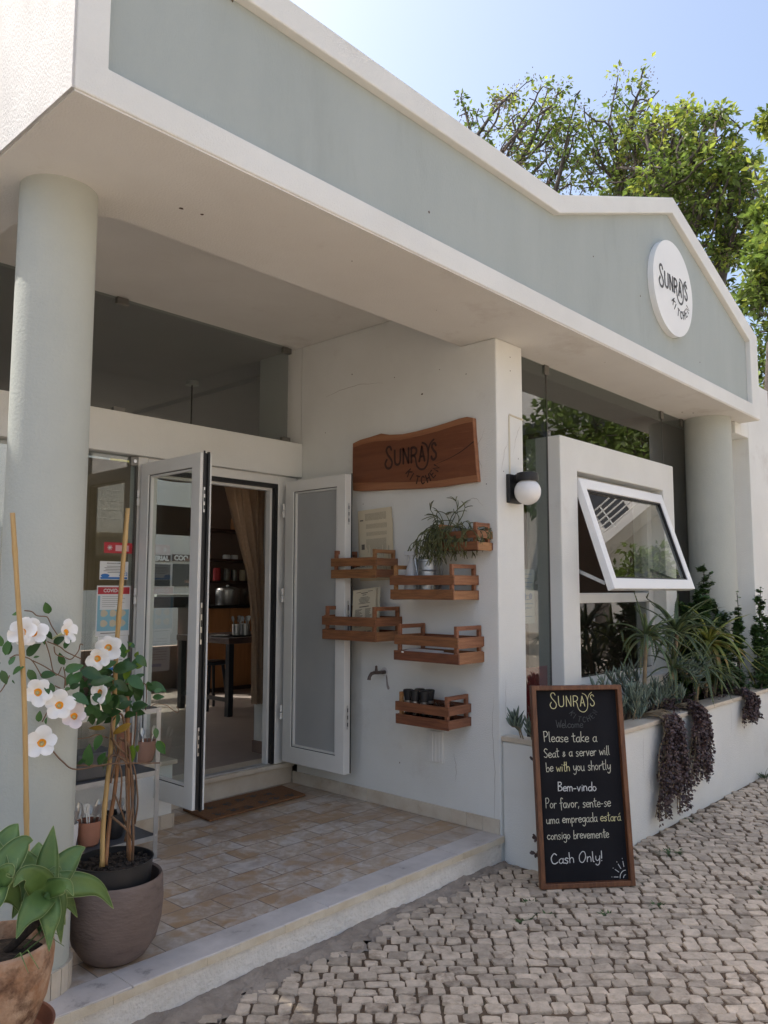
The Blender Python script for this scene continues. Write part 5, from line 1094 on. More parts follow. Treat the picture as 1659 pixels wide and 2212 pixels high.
sm.tube(smooth_line([Gp(*p, 2.98) for p in ((980, 1470), (1060, 1420), (1200, 1430), (1300, 1500), (1355, 1530), (1378, 1500), (1345, 1450))], 5), .0016, 5)
sm.tube(smooth_line([Gp(*p, 2.96) for p in ((160, 1150), (400, 1165), (700, 1145), (900, 1135), (940, 1230), (930, 1500))], 5), .0022, 5)
sm.build('vine_stems', STEM, mv, smooth='all')
lf = MB(); rl = random.Random(15)
def vleaf(p, ang, L, W=None, mbx=None, tilt=None):
    """leaf that lies roughly across the view, its length turned by ang in that plane"""
    vr, vu, vf = RC[0], -RC[1], RC[2]; ang = R_(ang)
    d = unit(vr*math.cos(ang)+vu*math.sin(ang)+vf*rl.uniform(-.5, .5)); n = unit(-vf+V(0,0,.5)+vr*rl.uniform(-.5,.5)+vu*rl.uniform(-.2,.5))
    leaf_quad(mbx or lf, p, d, n, L, W or L*rl.uniform(.5, .6), .22, rl.uniform(.05, .3), 6)
PXM = .00029        # metres per pixel of the close view at that depth
for x, y, a, L in ((660, 200, 95, 170), (290, 190, 185, 140), (70, 760, 75, 210), (355, 760, 40, 240), (30, 640, 110, 190), (150, 600, 250, 150), (170, 1010, 40, 180), (20, 960, 290, 180), (120, 890, 60, 120), (640, 430, 300, 120), (720, 610, 35, 170), (860, 660, 50, 140), (870, 890, 110, 170), (870, 960, 15, 230), (540, 1030, 5, 190), (640, 1100, 285, 170), (940, 1180, 55, 240),
                  (900, 1170, 80, 190), (740, 1250, 130, 190), (870, 1220, 10, 90), (980, 1280, 340, 250), (940, 1200, 20, 150), (1220, 1150, 20, 300), (1090, 960, 340, 280), (380, 950, 300, 190), (10, 860, 200, 160), (520, 1659, 80, 140), (620, 1690, 85, 90), (170, 1090, 280, 60), (450, 790, 10, 70), (600, 520, 280, 90)):
    vleaf(Fp(x, y, 2.80+rl.uniform(-.03, .03)), a, L*PXM)
for x, y, a, L in ((640, 800, 100, 200), (780, 660, 130, 130), (800, 760, 320, 200), (480, 960, 15, 330), (430, 990, 190, 320), (380, 1110, 210, 300), (690, 1040, 330, 280), (760, 1180, 240, 230), (960, 1150, 350, 290), (840, 1150, 270, 260), (1020, 1330, 5, 160), (960, 1110, 280, 180), (750, 1420, 350, 210), (330, 1520, 170, 260), (420, 1560, 20, 220), (560, 1300, 240, 200), (200, 1290, 330, 220), (110, 1260, 190, 200), (160, 1420, 300, 190), (480, 1300, 300, 200), (300, 1480, 250, 180), (1040, 1250, 10, 120), (560, 1480, 30, 200), (650, 1560, 10, 160),
                  (250, 1100, 200, 180), (500, 1100, 320, 240), (620, 920, 60, 160), (420, 1230, 260, 240), (560, 1180, 200, 220), (340, 940, 30, 200)):
    vleaf(Gp(x, y, 2.96+rl.uniform(-.06, .05)), a, L*PXM*1.05)
for k in range(46):
    vleaf(Gp(rl.uniform(60, 800), rl.uniform(850, 1600), 3.0+rl.uniform(-.05, .07)), rl.uniform(0, 360), rl.uniform(.045, .075))
for x, y, a, L in ((560, 800, 230, 260), (480, 520, 250, 190), (330, 900, 90, 260), (440, 880, 60, 180), (1150, 590, 300, 200), (1130, 440, 280, 130), (300, 820, 200, 120)): vleaf(Mp(x, y, 2.93), a, L*.00033)
lf.build('foliage', LEAF, mv, smooth='all')
yl = MB()
for x, y, a, L in ((790, 790, 60, 110), (780, 930, 30, 160), (720, 690, 200, 90), (700, 640, 60, 70), (640, 1090, 65, 230)): vleaf(Gp(x, y, 2.94), a, L*PXM, mbx=yl)
for x, y, a, L in ((1180, 590, 275, 190), (860, 640, 265, 220), (930, 650, 240, 120)): vleaf(Mp(x, y, 2.94), a, L*.00033, mbx=yl)
yl.build('fresh_foliage', LEAFY, mv, smooth='all')
yg = MB(); vleaf(Mp(840, 385, 2.90), 208, 270*.00033, .028, yg); vleaf(Mp(530, 450, 2.90), 182, 280*.00033, .022, yg); yg.build('yellow_leaf', LEAFG, mv, smooth='all')
def flower(c, face, R, mat, squash=1.0, spin=0.0):
    f = unit(face); a = unit(np.cross(f, V(0,0,1))); b = np.cross(a, f); m = MB(); rr_ = rl
    for k in range(5):
        th0 = spin+k*2*math.pi/5+rr_.uniform(-.1, .1); vs = []; lift = .002*(k % 3); pk = rr_.uniform(.9, 1.14); bend = rr_.uniform(-.16, .10); wv = rr_.uniform(.03, .09)
        for i in range(6):
            t = i/5
            for j in range(7):
                s = (j-3)/3; ang = th0+s*(.74-.06*t)+.12*t; rad = R*pk*(.27/pk+(1-.27/pk)*t)*(1-.22*s*s*t-.04*t*(1 if s > 0 else 0))
                z = -.33*R*(1-t)**2+wv*R*t*math.sin(s*3.5+k)+.11*R*s*t+bend*R*t*t+lift
                vs.append(c+a*math.cos(ang)*rad*squash+b*math.sin(ang)*rad+f*z)
        m.add(vs, [(i*7+j, i*7+j+1, (i+1)*7+j+1, (i+1)*7+j) for i in range(5) for j in range(6)])
    o = m.build('flower', mat, mv, smooth='all')
    m = MB(); vs = []
    for i, (rd, z) in enumerate(((.31, -.30), (.26, -.34), (.19, -.44), (.10, -.6), (.002, -.62))):
        for j in range(16): q = 2*math.pi*j/16; vs.append(c+a*math.cos(q)*rd*R*squash+b*math.sin(q)*rd*R+f*z*R)
    m.add(vs, [(i*16+j, i*16+(j+1) % 16, (i+1)*16+(j+1) % 16, (i+1)*16+j) for i in range(4) for j in range(16)]); m.build('throat', THROAT, o, smooth='all')
    m = MB(); m.tube([c-f*R*.5, c-f*R*1.1+V(0,0,-.1*R), c-f*R*1.7+V(0,0,-.3*R)], [R*.17, R*.10, R*.05], 8); m.build('flower_tube', M('flower_tube_green', (.55, .55, .30), None, rough=.6) if 'flower_tube_green' not in bpy.data.materials else bpy.data.materials['flower_tube_green'], o, smooth='all')
tocam = lambda p: unit(CAMP-p)
vr_, vu_ = RC[0], -RC[1]
for x, y, R, fx, fy, mt, sp_ in ((285, 435, .046, -.25, .1, PETAL, .5), (458, 440, .049, .25, .15, PETAL, .2), (525, 1250, .045, .25, .0, PETAL, .9), (810, 1430, .046, .15, -.1, PETAL, .3), (1005, 1570, .041, .1, .1, PETALP, .7)):
    p = Fp(x, y, 2.77); flower(p, tocam(p)+vr_*fx+vu_*fy+V(0,0,.15), R*1.08, mt, 1.0, sp_)
p = Fp(935, 440, 2.78); flower(p, vr_*.95+tocam(p)*.28+vu_*.22, .044, PETAL, 1.0, .3)
p = Fp(1465, 655, 2.93); flower(p, tocam(p)+vr_*.05, .050, PETAL, 1.0, .1)
p = Fp(1335, 810, 2.90); flower(p, tocam(p)+vr_*.45-vu_*.1, .047, PETAL, 1.0, .9)
p = Fp(1335, 1265, 2.90); flower(p, tocam(p)-vr_*.25, .047, PETAL, .72, 1.55)
p = Dp(91, 1604, 2.78); flower(p, tocam(p)+vr_*.05+vu_*.1, .053, PETAL, 1.0, .35)

# ------------------------------------------------------------------ metal rack with slate shelves and its pots
rk = thing('metal_rack', 'galvanised angle iron rack with two slate shelves by the glass', 'rack', (2.1, 4.0, 0))
RX0, RX1, RY0, RY1 = 1.76, 2.425, 3.88, 4.135
for x, sx in ((RX0, 1), (RX1, -1)):
    for y, sy in ((RY0, 1), (RY1, -1)):
        m = MB(); x2 = x+sx*.026; y2 = y+sy*.026
        m.box(min(x, x2), min(y, y+sy*.003), .001, max(x, x2), max(y, y+sy*.003), .80); m.box(min(x, x+sx*.003), min(y+sy*.0031, y2), .001, max(x, x+sx*.003), max(y+sy*.0031, y2), .80)
        o = m.build('leg', GALV, rk)
        m = MB()
        for z in (.125, .465, .782): m.lathe([(.005, 0), (.005, .003)], (x+sx*.013, y-sy*.001 if sy > 0 else y+.004, z), 8, axis=axm)
        m.build('bolt', STEEL, o)
for z in (.118, .458):
    m = MB(); m.box(RX0+.004, RY0+.0035, z-.006, RX1-.004, RY1-.0035, z+.006); s_ = m.build('shelf', SLATE, rk)
    m = MB(); m.box(RX0+.027, RY0+.001, z-.020, RX1-.027, RY0+.0034, z+.0065); m.build('shelf_edge', GALV, s_)
m = MB(); m.box(RX0+.027, RY0+.001, .772, RX1-.027, RY0+.004, .797); m.box(RX1-.004, RY0+.027, .772, RX1-.001, RY1-.027, .797); m.build('top_rail', GALV, rk)
def spoon(mb, p, d, L, w, fork=False):
    d = unit(d); n = unit(np.cross(d, V(.6, .8, 0)) if abs(d[2]) > .5 else V(0,0,1)); n = unit(V(-.4, -.9, .1)-d*(V(-.4,-.9,.1)@d)); sd = np.cross(d, n)
    strap(mb, [p, p+d*L*.35, p+d*L*.65], lambda t: .006, n, .1)
    if fork:
        for k in (-1.5, -.5, .5, 1.5): strap(mb, [p+d*L*.66+sd*k*w*.12, p+d*L*.78+sd*k*w*.22, p+d*L+sd*k*w*.22], lambda t: w*.13, n, .1)
    else: strap(mb, [p+d*L*.62, p+d*L*.76, p+d*L*.9, p+d*L], lambda t: w*math.sin(math.pi*min(.98, .08+t*.92))**.7, n, .45)
def cutlery_pot(name, label, c, r, h, mat, n, seed, tall=.12):
    t = thing(name, label, 'pot', c, None); c = np.array(c); rr_ = random.Random(seed)
    m = MB(); m.lathe([(r*.62, 0), (r*.78, .008), (r*.98, h*.55), (r, h), (r*.94, h), (r*.9, h*.5)], c, 32); m.build('pot_body', mat, t, smooth=True)
    if n:
        k = thing('cutlery', 'steel '+label.split(' with ')[-1]+' standing in the '+label.split(' with ')[0], 'cutlery', c+V(0,0,h*.3))
        m = MB()
        for i in range(n):
            a = rr_.uniform(0, 6.28); q = r*.7*math.sqrt(rr_.random()); spoon(m, c+V(math.cos(a)*q, math.sin(a)*q, h*.5), V(math.cos(a)*.25, math.sin(a)*.25, 1), tall*rr_.uniform(.9, 1.15), .03, rr_.random() < .35)
        m.build('spoons_and_forks', STEEL, k, smooth='all')
    return t
cutlery_pot('terracotta_pot', 'round terracotta pot on the lower rack shelf with spoons and forks', (2.085, 3.985, .1245), .064, .125, TERRA, 9, 4, .14)
cutlery_pot('dark_pot', 'dark grey pot on the lower rack shelf with forks and knives', (2.235, 4.01, .1245), .062, .13, BLKPOT, 7, 5, .14)
cutlery_pot('white_pot', 'white pot on the lower rack shelf behind the column with ladles', (1.955, 3.965, .1245), .055, .14, PAPERW, 4, 6, .14)
m = MB(); t = thing('dark_tub', 'dark grey tub standing on the upper rack shelf', 'tub', (2.07, 4.0, .4645)); m.box(1.98, 3.93, .4645, 2.20, 4.09, .60); m.build('tub_body', M('dark_tub_plastic', (.06, .06, .058), (.09, .085, .08), 6, .6), t, bevel=.012)
cutlery_pot('terracotta_pot', 'terracotta pot on the plinth cap by the door with knives', (2.63, 4.375, .4055), .064, .125, M('dusty_terracotta', (.42, .24, .17), (.36, .2, .14), 5, .85), 5, 9, .13)
cutlery_pot('terracotta_pot', 'taller terracotta pot behind the one on the plinth with spoons', (2.60, 4.53, .4055), .066, .165, TERRA, 6, 10, .13)

# ------------------------------------------------------------------ text helper and notices on the glass
def text_mesh(txt, size, o, ax, ay, mb, n, align='CENTER', lift=.0008, bold=0):
    cu = bpy.data.curves.new('text', 'FONT'); cu.body = txt; cu.size = size; cu.align_x = align; cu.offset = bold; cu.resolution_u = 3
    ob = bpy.data.objects.new('text', cu); COL.objects.link(ob); dg = bpy.context.evaluated_depsgraph_get(); me = bpy.data.meshes.new_from_object(ob.evaluated_get(dg))
    mb.add([o+ax*v.co.x+ay*v.co.y+n*lift for v in me.vertices], [tuple(p.vertices) for p in me.polygons])
    bpy.data.objects.remove(ob); bpy.data.curves.remove(cu); bpy.data.meshes.remove(me)
Np = lambda x, y, Y=4.6205: onY(*(np.array((250+x/3.402, 1450+y/3.402))*.6636), Y)
nY = V(0, -1, 0); eX = V(1, 0, 0); eZ = V(0, 0, 1)
def notice(name, label, x0, x1, z0, z1, mat, y=4.6205):
    t = thing(name, label, 'notice', ((x0+x1)/2, y, z0), None); m = MB(); m.box(x0, y, z0, x1, y+.0008, z1); m.build('sheet', mat, t); return t
a, b_ = Np(305, 1068), Np(610, 1200); t = notice('red_sticker', 'red sticker with a white star on the fixed glass', a[0], b_[0], b_[2], a[2], REDC)
m = MB(); w_ = b_[0]-a[0]; h_ = a[2]-b_[2]; sc_ = V(a[0]+w_*.2, 4.6203, b_[2]+h_*.5)
for k in range(4): q = k*math.pi/4; ribbon(m, [(-.017*math.cos(q), -.017*math.sin(q)), (.017*math.cos(q), .017*math.sin(q))], .0035, sc_, eX, eZ, nY, .0006)
m.build('star', PAPERW, t); m = MB(); m.box(a[0]+w_*.40, 4.6196, b_[2]+h_*.2, a[0]+w_*.88, 4.6202, b_[2]+h_*.75); m.build('text_panel', PINKC, t)
a, b_ = Np(258, 1280), Np(565, 1488); t = notice('food_safety_notice', 'white and blue food safety notice reading 2022 on the fixed glass', a[0], b_[0], b_[2], a[2], PAPERW)
w_ = b_[0]-a[0]; h_ = a[2]-b_[2]; m = MB(); text_mesh('SEGURANÇA ALIMENTAR', .0105, V(a[0]+w_*.55, 4.6200, b_[2]+h_*.86), eX, eZ, m, nY, bold=.0002)
for k in range(5): ww = (.62, .8, .72, .86, .55)[k]*w_*.9; m.box(a[0]+w_*.52-ww/2, 4.6198, b_[2]+h_*(.72-.085*k), a[0]+w_*.52+ww/2, 4.6200, b_[2]+h_*(.745-.085*k))
m.build('print', PRINT, t); m = MB(); text_mesh('2022', .030, V(a[0]+w_*.82, 4.6198, b_[2]+h_*.22), eX, eZ, m, nY, bold=.0006); m.box(a[0]+w_*.03, 4.6196, b_[2]+h_*.03, b_[0]-w_*.03, 4.6202, b_[2]+h_*.14)
m.add([(a[0]+w_*.19+w_*.15*math.cos(q), 4.6194, b_[2]+h_*.22+h_*.10*math.sin(q)) for q in np.linspace(0, 2*math.pi, 25)[:-1]], [tuple(range(24))]); m.build('blue_print', BLUED, t)
a, b_ = Np(225, 1552), Np(578, 2100); t = notice('covid_poster', 'pale blue poster with red header reading COVID-19 on the fixed glass', a[0], b_[0], b_[2], a[2], PAPERW)
w_ = b_[0]-a[0]; h_ = a[2]-b_[2]; m = MB(); m.box(a[0]+w_*.03, 4.6196, b_[2]+h_*.83, b_[0]-w_*.03, 4.6202, b_[2]+h_*.97); m.build('header', REDC, t)
m = MB(); text_mesh('COVID-19', .030, V(a[0]+w_*.48, 4.6190, b_[2]+h_*.87), eX, eZ, m, nY, bold=.0006); m.build('header_text', PAPERW, t)
m = MB(); m.box(a[0]+w_*.03, 4.6196, b_[2]+h_*.10, b_[0]-w_*.03, 4.6202, b_[2]+h_*.52); m.box(a[0]+w_*.03, 4.6196, b_[2]+h_*.52, a[0]+w_*.10, 4.6202, b_[2]+h_*.80); m.build('blue_field', BLUEC, t)
m = MB()
for i in range(2):
    for k in range(3):
        q0 = V(a[0]+w_*(.22+.27*k), 4.6190, b_[2]+h_*(.45-.2*i)); m.add([q0+eX*.024*math.cos(q)*(1+.15*math.cos(3*q))+eZ*.022*math.sin(q) for q in np.linspace(0, 2*math.pi, 17)[:-1]], [tuple(range(16))])
m.build('pictogram', PAPER, t); m = MB()
for k in range(6): m.box(a[0]+w_*.16, 4.6194, b_[2]+h_*(.78-.04*k), a[0]+w_*(.16+(.6, .68, .5, .66, .55, .4)[k]), 4.6200, b_[2]+h_*(.785-.04*k))
m.box(a[0]+w_*.14, 4.6194, b_[2]+h_*.05, a[0]+w_*.7, 4.6200, b_[2]+h_*.065); m.build('print', PRINT, t)
a, b_ = Np(235, 2118), Np(555, 2530); t = notice('lower_notice', 'white printed notice below the COVID poster, partly behind the flowers', a[0], b_[0], b_[2], a[2], PAPERW)
w_ = b_[0]-a[0]; h_ = a[2]-b_[2]; m = MB()
for k in range(9): m.box(a[0]+w_*.12, 4.6198, b_[2]+h_*(.86-.07*k), a[0]+w_*(.5+.4*((k*7) % 5)/5), 4.6201, b_[2]+h_*(.875-.07*k))
m.build('print', PRINT, t); m = MB(); m.box(a[0]+w_*.3, 4.6196, b_[2]+h_*.12, a[0]+w_*.85, 4.6202, b_[2]+h_*.2); m.build('blue_print', BLUED, t)
# notice and red card behind the narrow shop glass
t = notice('mask_notice', 'printed white notice with pictograms behind narrow shop glass', 4.37, 4.62, 1.22, 1.58, PAPERW, 2.864); m = MB()
for k in range(11): m.box(4.39, 2.8625, 1.545-.028*k, 4.39+(.2, .17, .21, .19, .12)[k % 5], 2.8635, 1.549-.028*k)
for k in range(3): m.add([(4.43+.07*k+.02*math.cos(q), 2.8622, 1.40+.022*math.sin(q)) for q in np.linspace(0, 2*math.pi, 13)[:-1]], [tuple(range(12))])
m.build('print', BLUED, t)
t = notice('red_card', 'red card standing at the bottom of the narrow shop glass', 4.42, 4.78, .56, .93, REDC, 2.87)

# ------------------------------------------------------------------ interior furniture
ct = thing('kitchen_counter', 'wooden panelled counter with black top inside the cafe', 'counter', (6.8, 8.6, .158))
m = MB()
for k in range(6):
    x0 = 5.80+k*.345; m.box(x0+.004, 8.30, .21, x0+.341, 8.33, 1.195)
m.build('wood_panel', CABW, ct, bevel=.004); m = MB(); m.box(5.80, 8.331, .159, 7.9, 8.95, 1.195); m.build('carcass', DARKW, ct)
m = MB(); m.box(5.76, 8.27, 1.196, 7.95, 8.97, 1.235); m.build('counter_top', M('black_worktop', (.02, .02, .02), None, rough=.15), ct, bevel=.004)
pt_ = thing('steel_pot', 'large steel stock pot with lid on the counter', 'pot', (6.26, 8.52, 1.2355))
m = MB(); m.lathe([(.15, 0), (.155, .01), (.155, .19), (.16, .195), (.15, .21), (.06, .235), (.02, .24), (.02, .255), (.0001, .258)], (6.26, 8.52, 1.2355), 32); m.build('pot_body', STEEL, pt_, smooth=True)
for i, (x, lab) in enumerate(((6.53, 'left wine glass on the counter beside the steel pot'), (6.62, 'right wine glass on the counter near the curtain'))):
    t = thing('wine_glass', lab, 'glass', (x, 8.50, 1.2355), 'wine glasses on the counter'); m = MB(); m.lathe([(.035, 0), (.004, .006), (.004, .09), (.03, .12), (.038, .16), (.030, .21)], (x, 8.50, 1.2355), 20); m.build('bowl', CGLASS, t, smooth=True)
for i, (zz, lab) in enumerate(((1.55, 'lowest'), (1.84, 'middle'), (2.24, 'highest'))):
    m = MB(); m.box(5.95, 8.72, zz-.03, 8.0, 9.045, zz); tag(m.build('wall_shelf', DARKW), lab+' dark wooden wall shelf behind the counter', 'shelf', 'wall shelves behind the counter')
rr = random.Random(17); canM = M('tin_can', (.30, .30, .29), (.16, .16, .15), 12, .35, metal=.6)
for i, (x, z, h, r_, mt, lab) in enumerate(((6.72, 2.2405, .20, .062, canM, 'left tin on the highest shelf'), (6.86, 2.2405, .20, .062, canM, 'right tin on the highest shelf'), (6.56, 2.2405, .16, .045, CABW, 'small jar left of the tins on the highest shelf'),
                                         (6.30, 1.5505, .17, .05, REDC, 'red tin on the lowest shelf'), (6.46, 1.5505, .16, .04, canM, 'left jar on the lowest shelf'), (6.58, 1.5505, .15, .04, canM, 'second jar on the lowest shelf'), (6.72, 1.5505, .15, .04, PAPER, 'third jar on the lowest shelf'), (6.45, 1.8405, .06, .05, PAPERW, 'left white cup on the middle shelf'), (6.58, 1.8405, .06, .05, PAPERW, 'right white cup on the middle shelf'), (6.95, 1.2355, .26, .035, DMETAL, 'dark bottle at the end of the counter'), (6.88, 1.2355, .2, .03, PAPERW, 'white bottle at the end of counter'))):
    t = thing('storage_jar' if 'bottle' not in lab else 'bottle', lab, 'jar' if 'bottle' not in lab else 'bottle', (x, 8.82 if z > 1.3 else 8.5, z), 'jars behind the counter'); yy = 8.82 if z > 1.3 else 8.5
    m = MB(); m.lathe([(r_, 0), (r_, h*.9), (r_*.85, h*.93), (r_*.85, h)], (x, yy, z), 20); m.build('jar_body', mt, t, smooth=True)
tb = thing('dining_table', 'dark wooden dining table just inside the door', 'table', (5.4, 7.1, .158))
m = MB(); m.box(4.88, 6.60, .885, 6.0, 7.55, .945); m.build('table_top', DARKW, tb, bevel=.005)
for x, y in ((4.9, 6.62), (5.92, 6.62), (4.9, 7.47), (5.92, 7.47)):
    m = MB(); m.box(x, y, .159, x+.06, y+.06, .884); m.build('leg', DMETAL, tb)
m = MB(); m.box(4.92, 6.64, .30, 4.94, 7.5, .34); m.build('rail', DMETAL, tb)
ty = thing('round_tray', 'round black tray on the dining table', 'tray', (5.22, 6.85, .946)); m = MB(); m.lathe([(.15, 0), (.165, .012), (.16, .012), (.145, .004), (.0001, .004)], (5.22, 6.85, .946), 32); m.build('tray_dish', BURL, ty, smooth=True)
for x, y, lab in ((5.15, 6.84, 'left cutlery cup on the black tray'), (5.24, 6.80, 'middle cutlery cup on the black tray'), (5.29, 6.90, 'right cutlery cup on the black tray')):
    t = thing('cutlery_cup', lab, 'cup', (x, y, .951), 'steel cutlery cups on the tray'); m = MB(); m.lathe([(.042, 0), (.044, .12), (.041, .12), (.038, .02)], (x, y, .951), 20); m.build('cup_wall', STEEL, t, smooth=True)
    m = MB()
    for k in range(6): a = rr.uniform(0, 6.28); spoon(m, V(x+math.cos(a)*.02, y+math.sin(a)*.02, 1.0), V(math.cos(a)*.25, math.sin(a)*.25, 1), .16, .03, k % 2 == 0)
    m.build('spoons_and_forks', STEEL, t, smooth='all')
pw = MB(); pw.lathe([(.07, 0), (.10, .012), (.096, .012), (.0001, .005)], (5.02, 6.95, .946), 24); tag(pw.build('side_plate', PAPERW, smooth=True), 'white side plate on the dining table left of the tray', 'plate')
stool = None
for x, y, lab in ((5.42, 6.36, 'nearer black stool in front of the dining table'), (5.10, 7.20, 'black stool under the left side of the dining table'), (5.72, 6.90, 'farther black stool under right part of dining table')):
    if stool is None:
        stool = thing('bar_stool', lab, 'stool', (x, y, .159), 'black stools at the dining table')
        m = MB(); m.lathe([(.16, .475), (.175, .485), (.175, .505), (.165, .512), (.0001, .505)], (x, y, .159), 28); m.build('seat', DMETAL, stool, smooth=True)
        for a in (45, 135, 225, 315):
            q = R_(a); m = MB(); m.tube([(x+.12*math.cos(q), y+.12*math.sin(q), .159+.476), (x+.19*math.cos(q), y+.19*math.sin(q), .16)], [.018, .015], 8); m.build('leg', DMETAL, stool, smooth=True)
        o = stool
    else:
        o = copy_tree(stool); o.location = (x, y, .159); o['label'] = lab
# curtain
cu_ = MB(); nz_, nx_ = 24, 60; vs = []
for i in range(nz_+1):
    z = .55+(2.62-.55)*i/nz_; le = np.interp(z, [.55, 1.1, 1.58, 2.26, 2.62], [3.93, 3.905, 3.83, 3.60, 3.50])
    for j in range(nx_+1):
        u = j/nx_; x = le+(4.01-le)*u; vs.append((x, 4.98+.030*math.sin(u*math.pi*11+math.sin(z*2))*(.5+.5*u)+.018*math.sin(u*23+z*3), z))
cu_.add(vs, [(i*(nx_+1)+j, i*(nx_+1)+j+1, (i+1)*(nx_+1)+j+1, (i+1)*(nx_+1)+j) for i in range(nz_) for j in range(nx_)])
tag(cu_.build('curtain', LINEN, smooth='all'), 'brown linen curtain gathered to the right side inside the doorway', 'curtain')
# pendant lamp
pc = onY(415, 830, 6.1); pn = thing('pendant_lamp', 'pendant lamp with wide woven shade hanging from the cafe ceiling', 'lamp', (pc[0], pc[1], 3.30)); zsd = onY(415, 1035, 6.1)[2]
m = MB(); m.lathe([(.06, 0), (.06, .035)], (pc[0], pc[1], 3.304), 24); m.build('ceiling_rose', PAPERW, pn, smooth=True)
m = MB(); m.tube([(pc[0], pc[1], 3.304), (pc[0], pc[1], zsd+.12)], .006, 6); m.build('cord', BLACK, pn)
m = MB(); m.lathe([(.03, zsd+.12), (.2, zsd+.08), (.29, zsd), (.28, zsd), (.19, zsd+.07)], (pc[0], pc[1], 0), 36); m.build('lamp_shade', M('woven_shade', (.22, .15, .09), (.15, .10, .06), 40, .9, .4, 90), pn, smooth='all')
# blinds on the back window
m = MB(); m.box(4.35, 9.0, 1.42, 5.12, 9.012, 3.02); tag(m.build('roller_blind', BLIND), 'beige roller blind drawn far down on the back window', 'blind', 'roller blinds on the back window')
m = MB(); m.box(5.33, 9.0, 2.14, 6.12, 9.02, 2.52); tag(m.build('roller_blind', M('brown_blind', (.12, .075, .05), None, rough=.9)), 'short dark brown roller blind on the back window by the counter', 'blind', 'roller blinds on the back window')
bk = thing('window_books', 'stack of white booklets lying on the back window sill', 'booklets', (5.8, 8.98, 1.25)); m = MB(); m.box(5.4, 8.82, 1.34, 6.08, 9.0, 1.37); m.build('booklet', PAPERW, bk); m = MB(); m.box(5.3, 8.80, 1.20, 6.12, 9.04, 1.335); m.build('shelf_box', DMETAL, bk)

# ------------------------------------------------------------------ trees
def grow(att, root, step=.22, di=1.6, dk=.24, iters=140, up=.12, seed=0, limbs=()):
    """space colonisation: limbs reach for points spread through the crown"""
    r = np.random.default_rng(seed); nodes = [np.array(root[0], float)]; par = [-1]
    for p in root[1:]: nodes.append(np.array(p, float)); par.append(len(nodes)-2)
    for at_, chain in limbs:
        pv = at_
        for p in chain: nodes.append(np.array(p, float)); par.append(pv); pv = len(nodes)-1
    A = np.array(att); alive = np.ones(len(A), bool); best = np.full(len(A), 1e9); who = np.zeros(len(A), int); done = 0
    for it in range(iters):
        for i in range(done, len(nodes)):
            d = np.linalg.norm(A-nodes[i], axis=1); mk = d < best; best[mk] = d[mk]; who[mk] = i
        done = len(nodes); alive &= best > dk
        act = alive & (best < di*(4 if it < 40 else 1))
        if not act.any(): break
        new = False
        for i in np.unique(who[act]):
            sel = act & (who == i); v = A[sel]-nodes[i]; v = (v/np.linalg.norm(v, axis=1, keepdims=True)).sum(0); v = unit(v+r.normal(0, .25, 3)); v = unit(v+V(0, 0, up))
            q = nodes[i]+v*step
            if min(np.linalg.norm(q-nodes[k]) for k in range(max(0, len(nodes)-12), len(nodes))) < step*.3: continue
            nodes.append(q); par.append(int(i)); new = True
        if not new: break
    return np.array(nodes), par
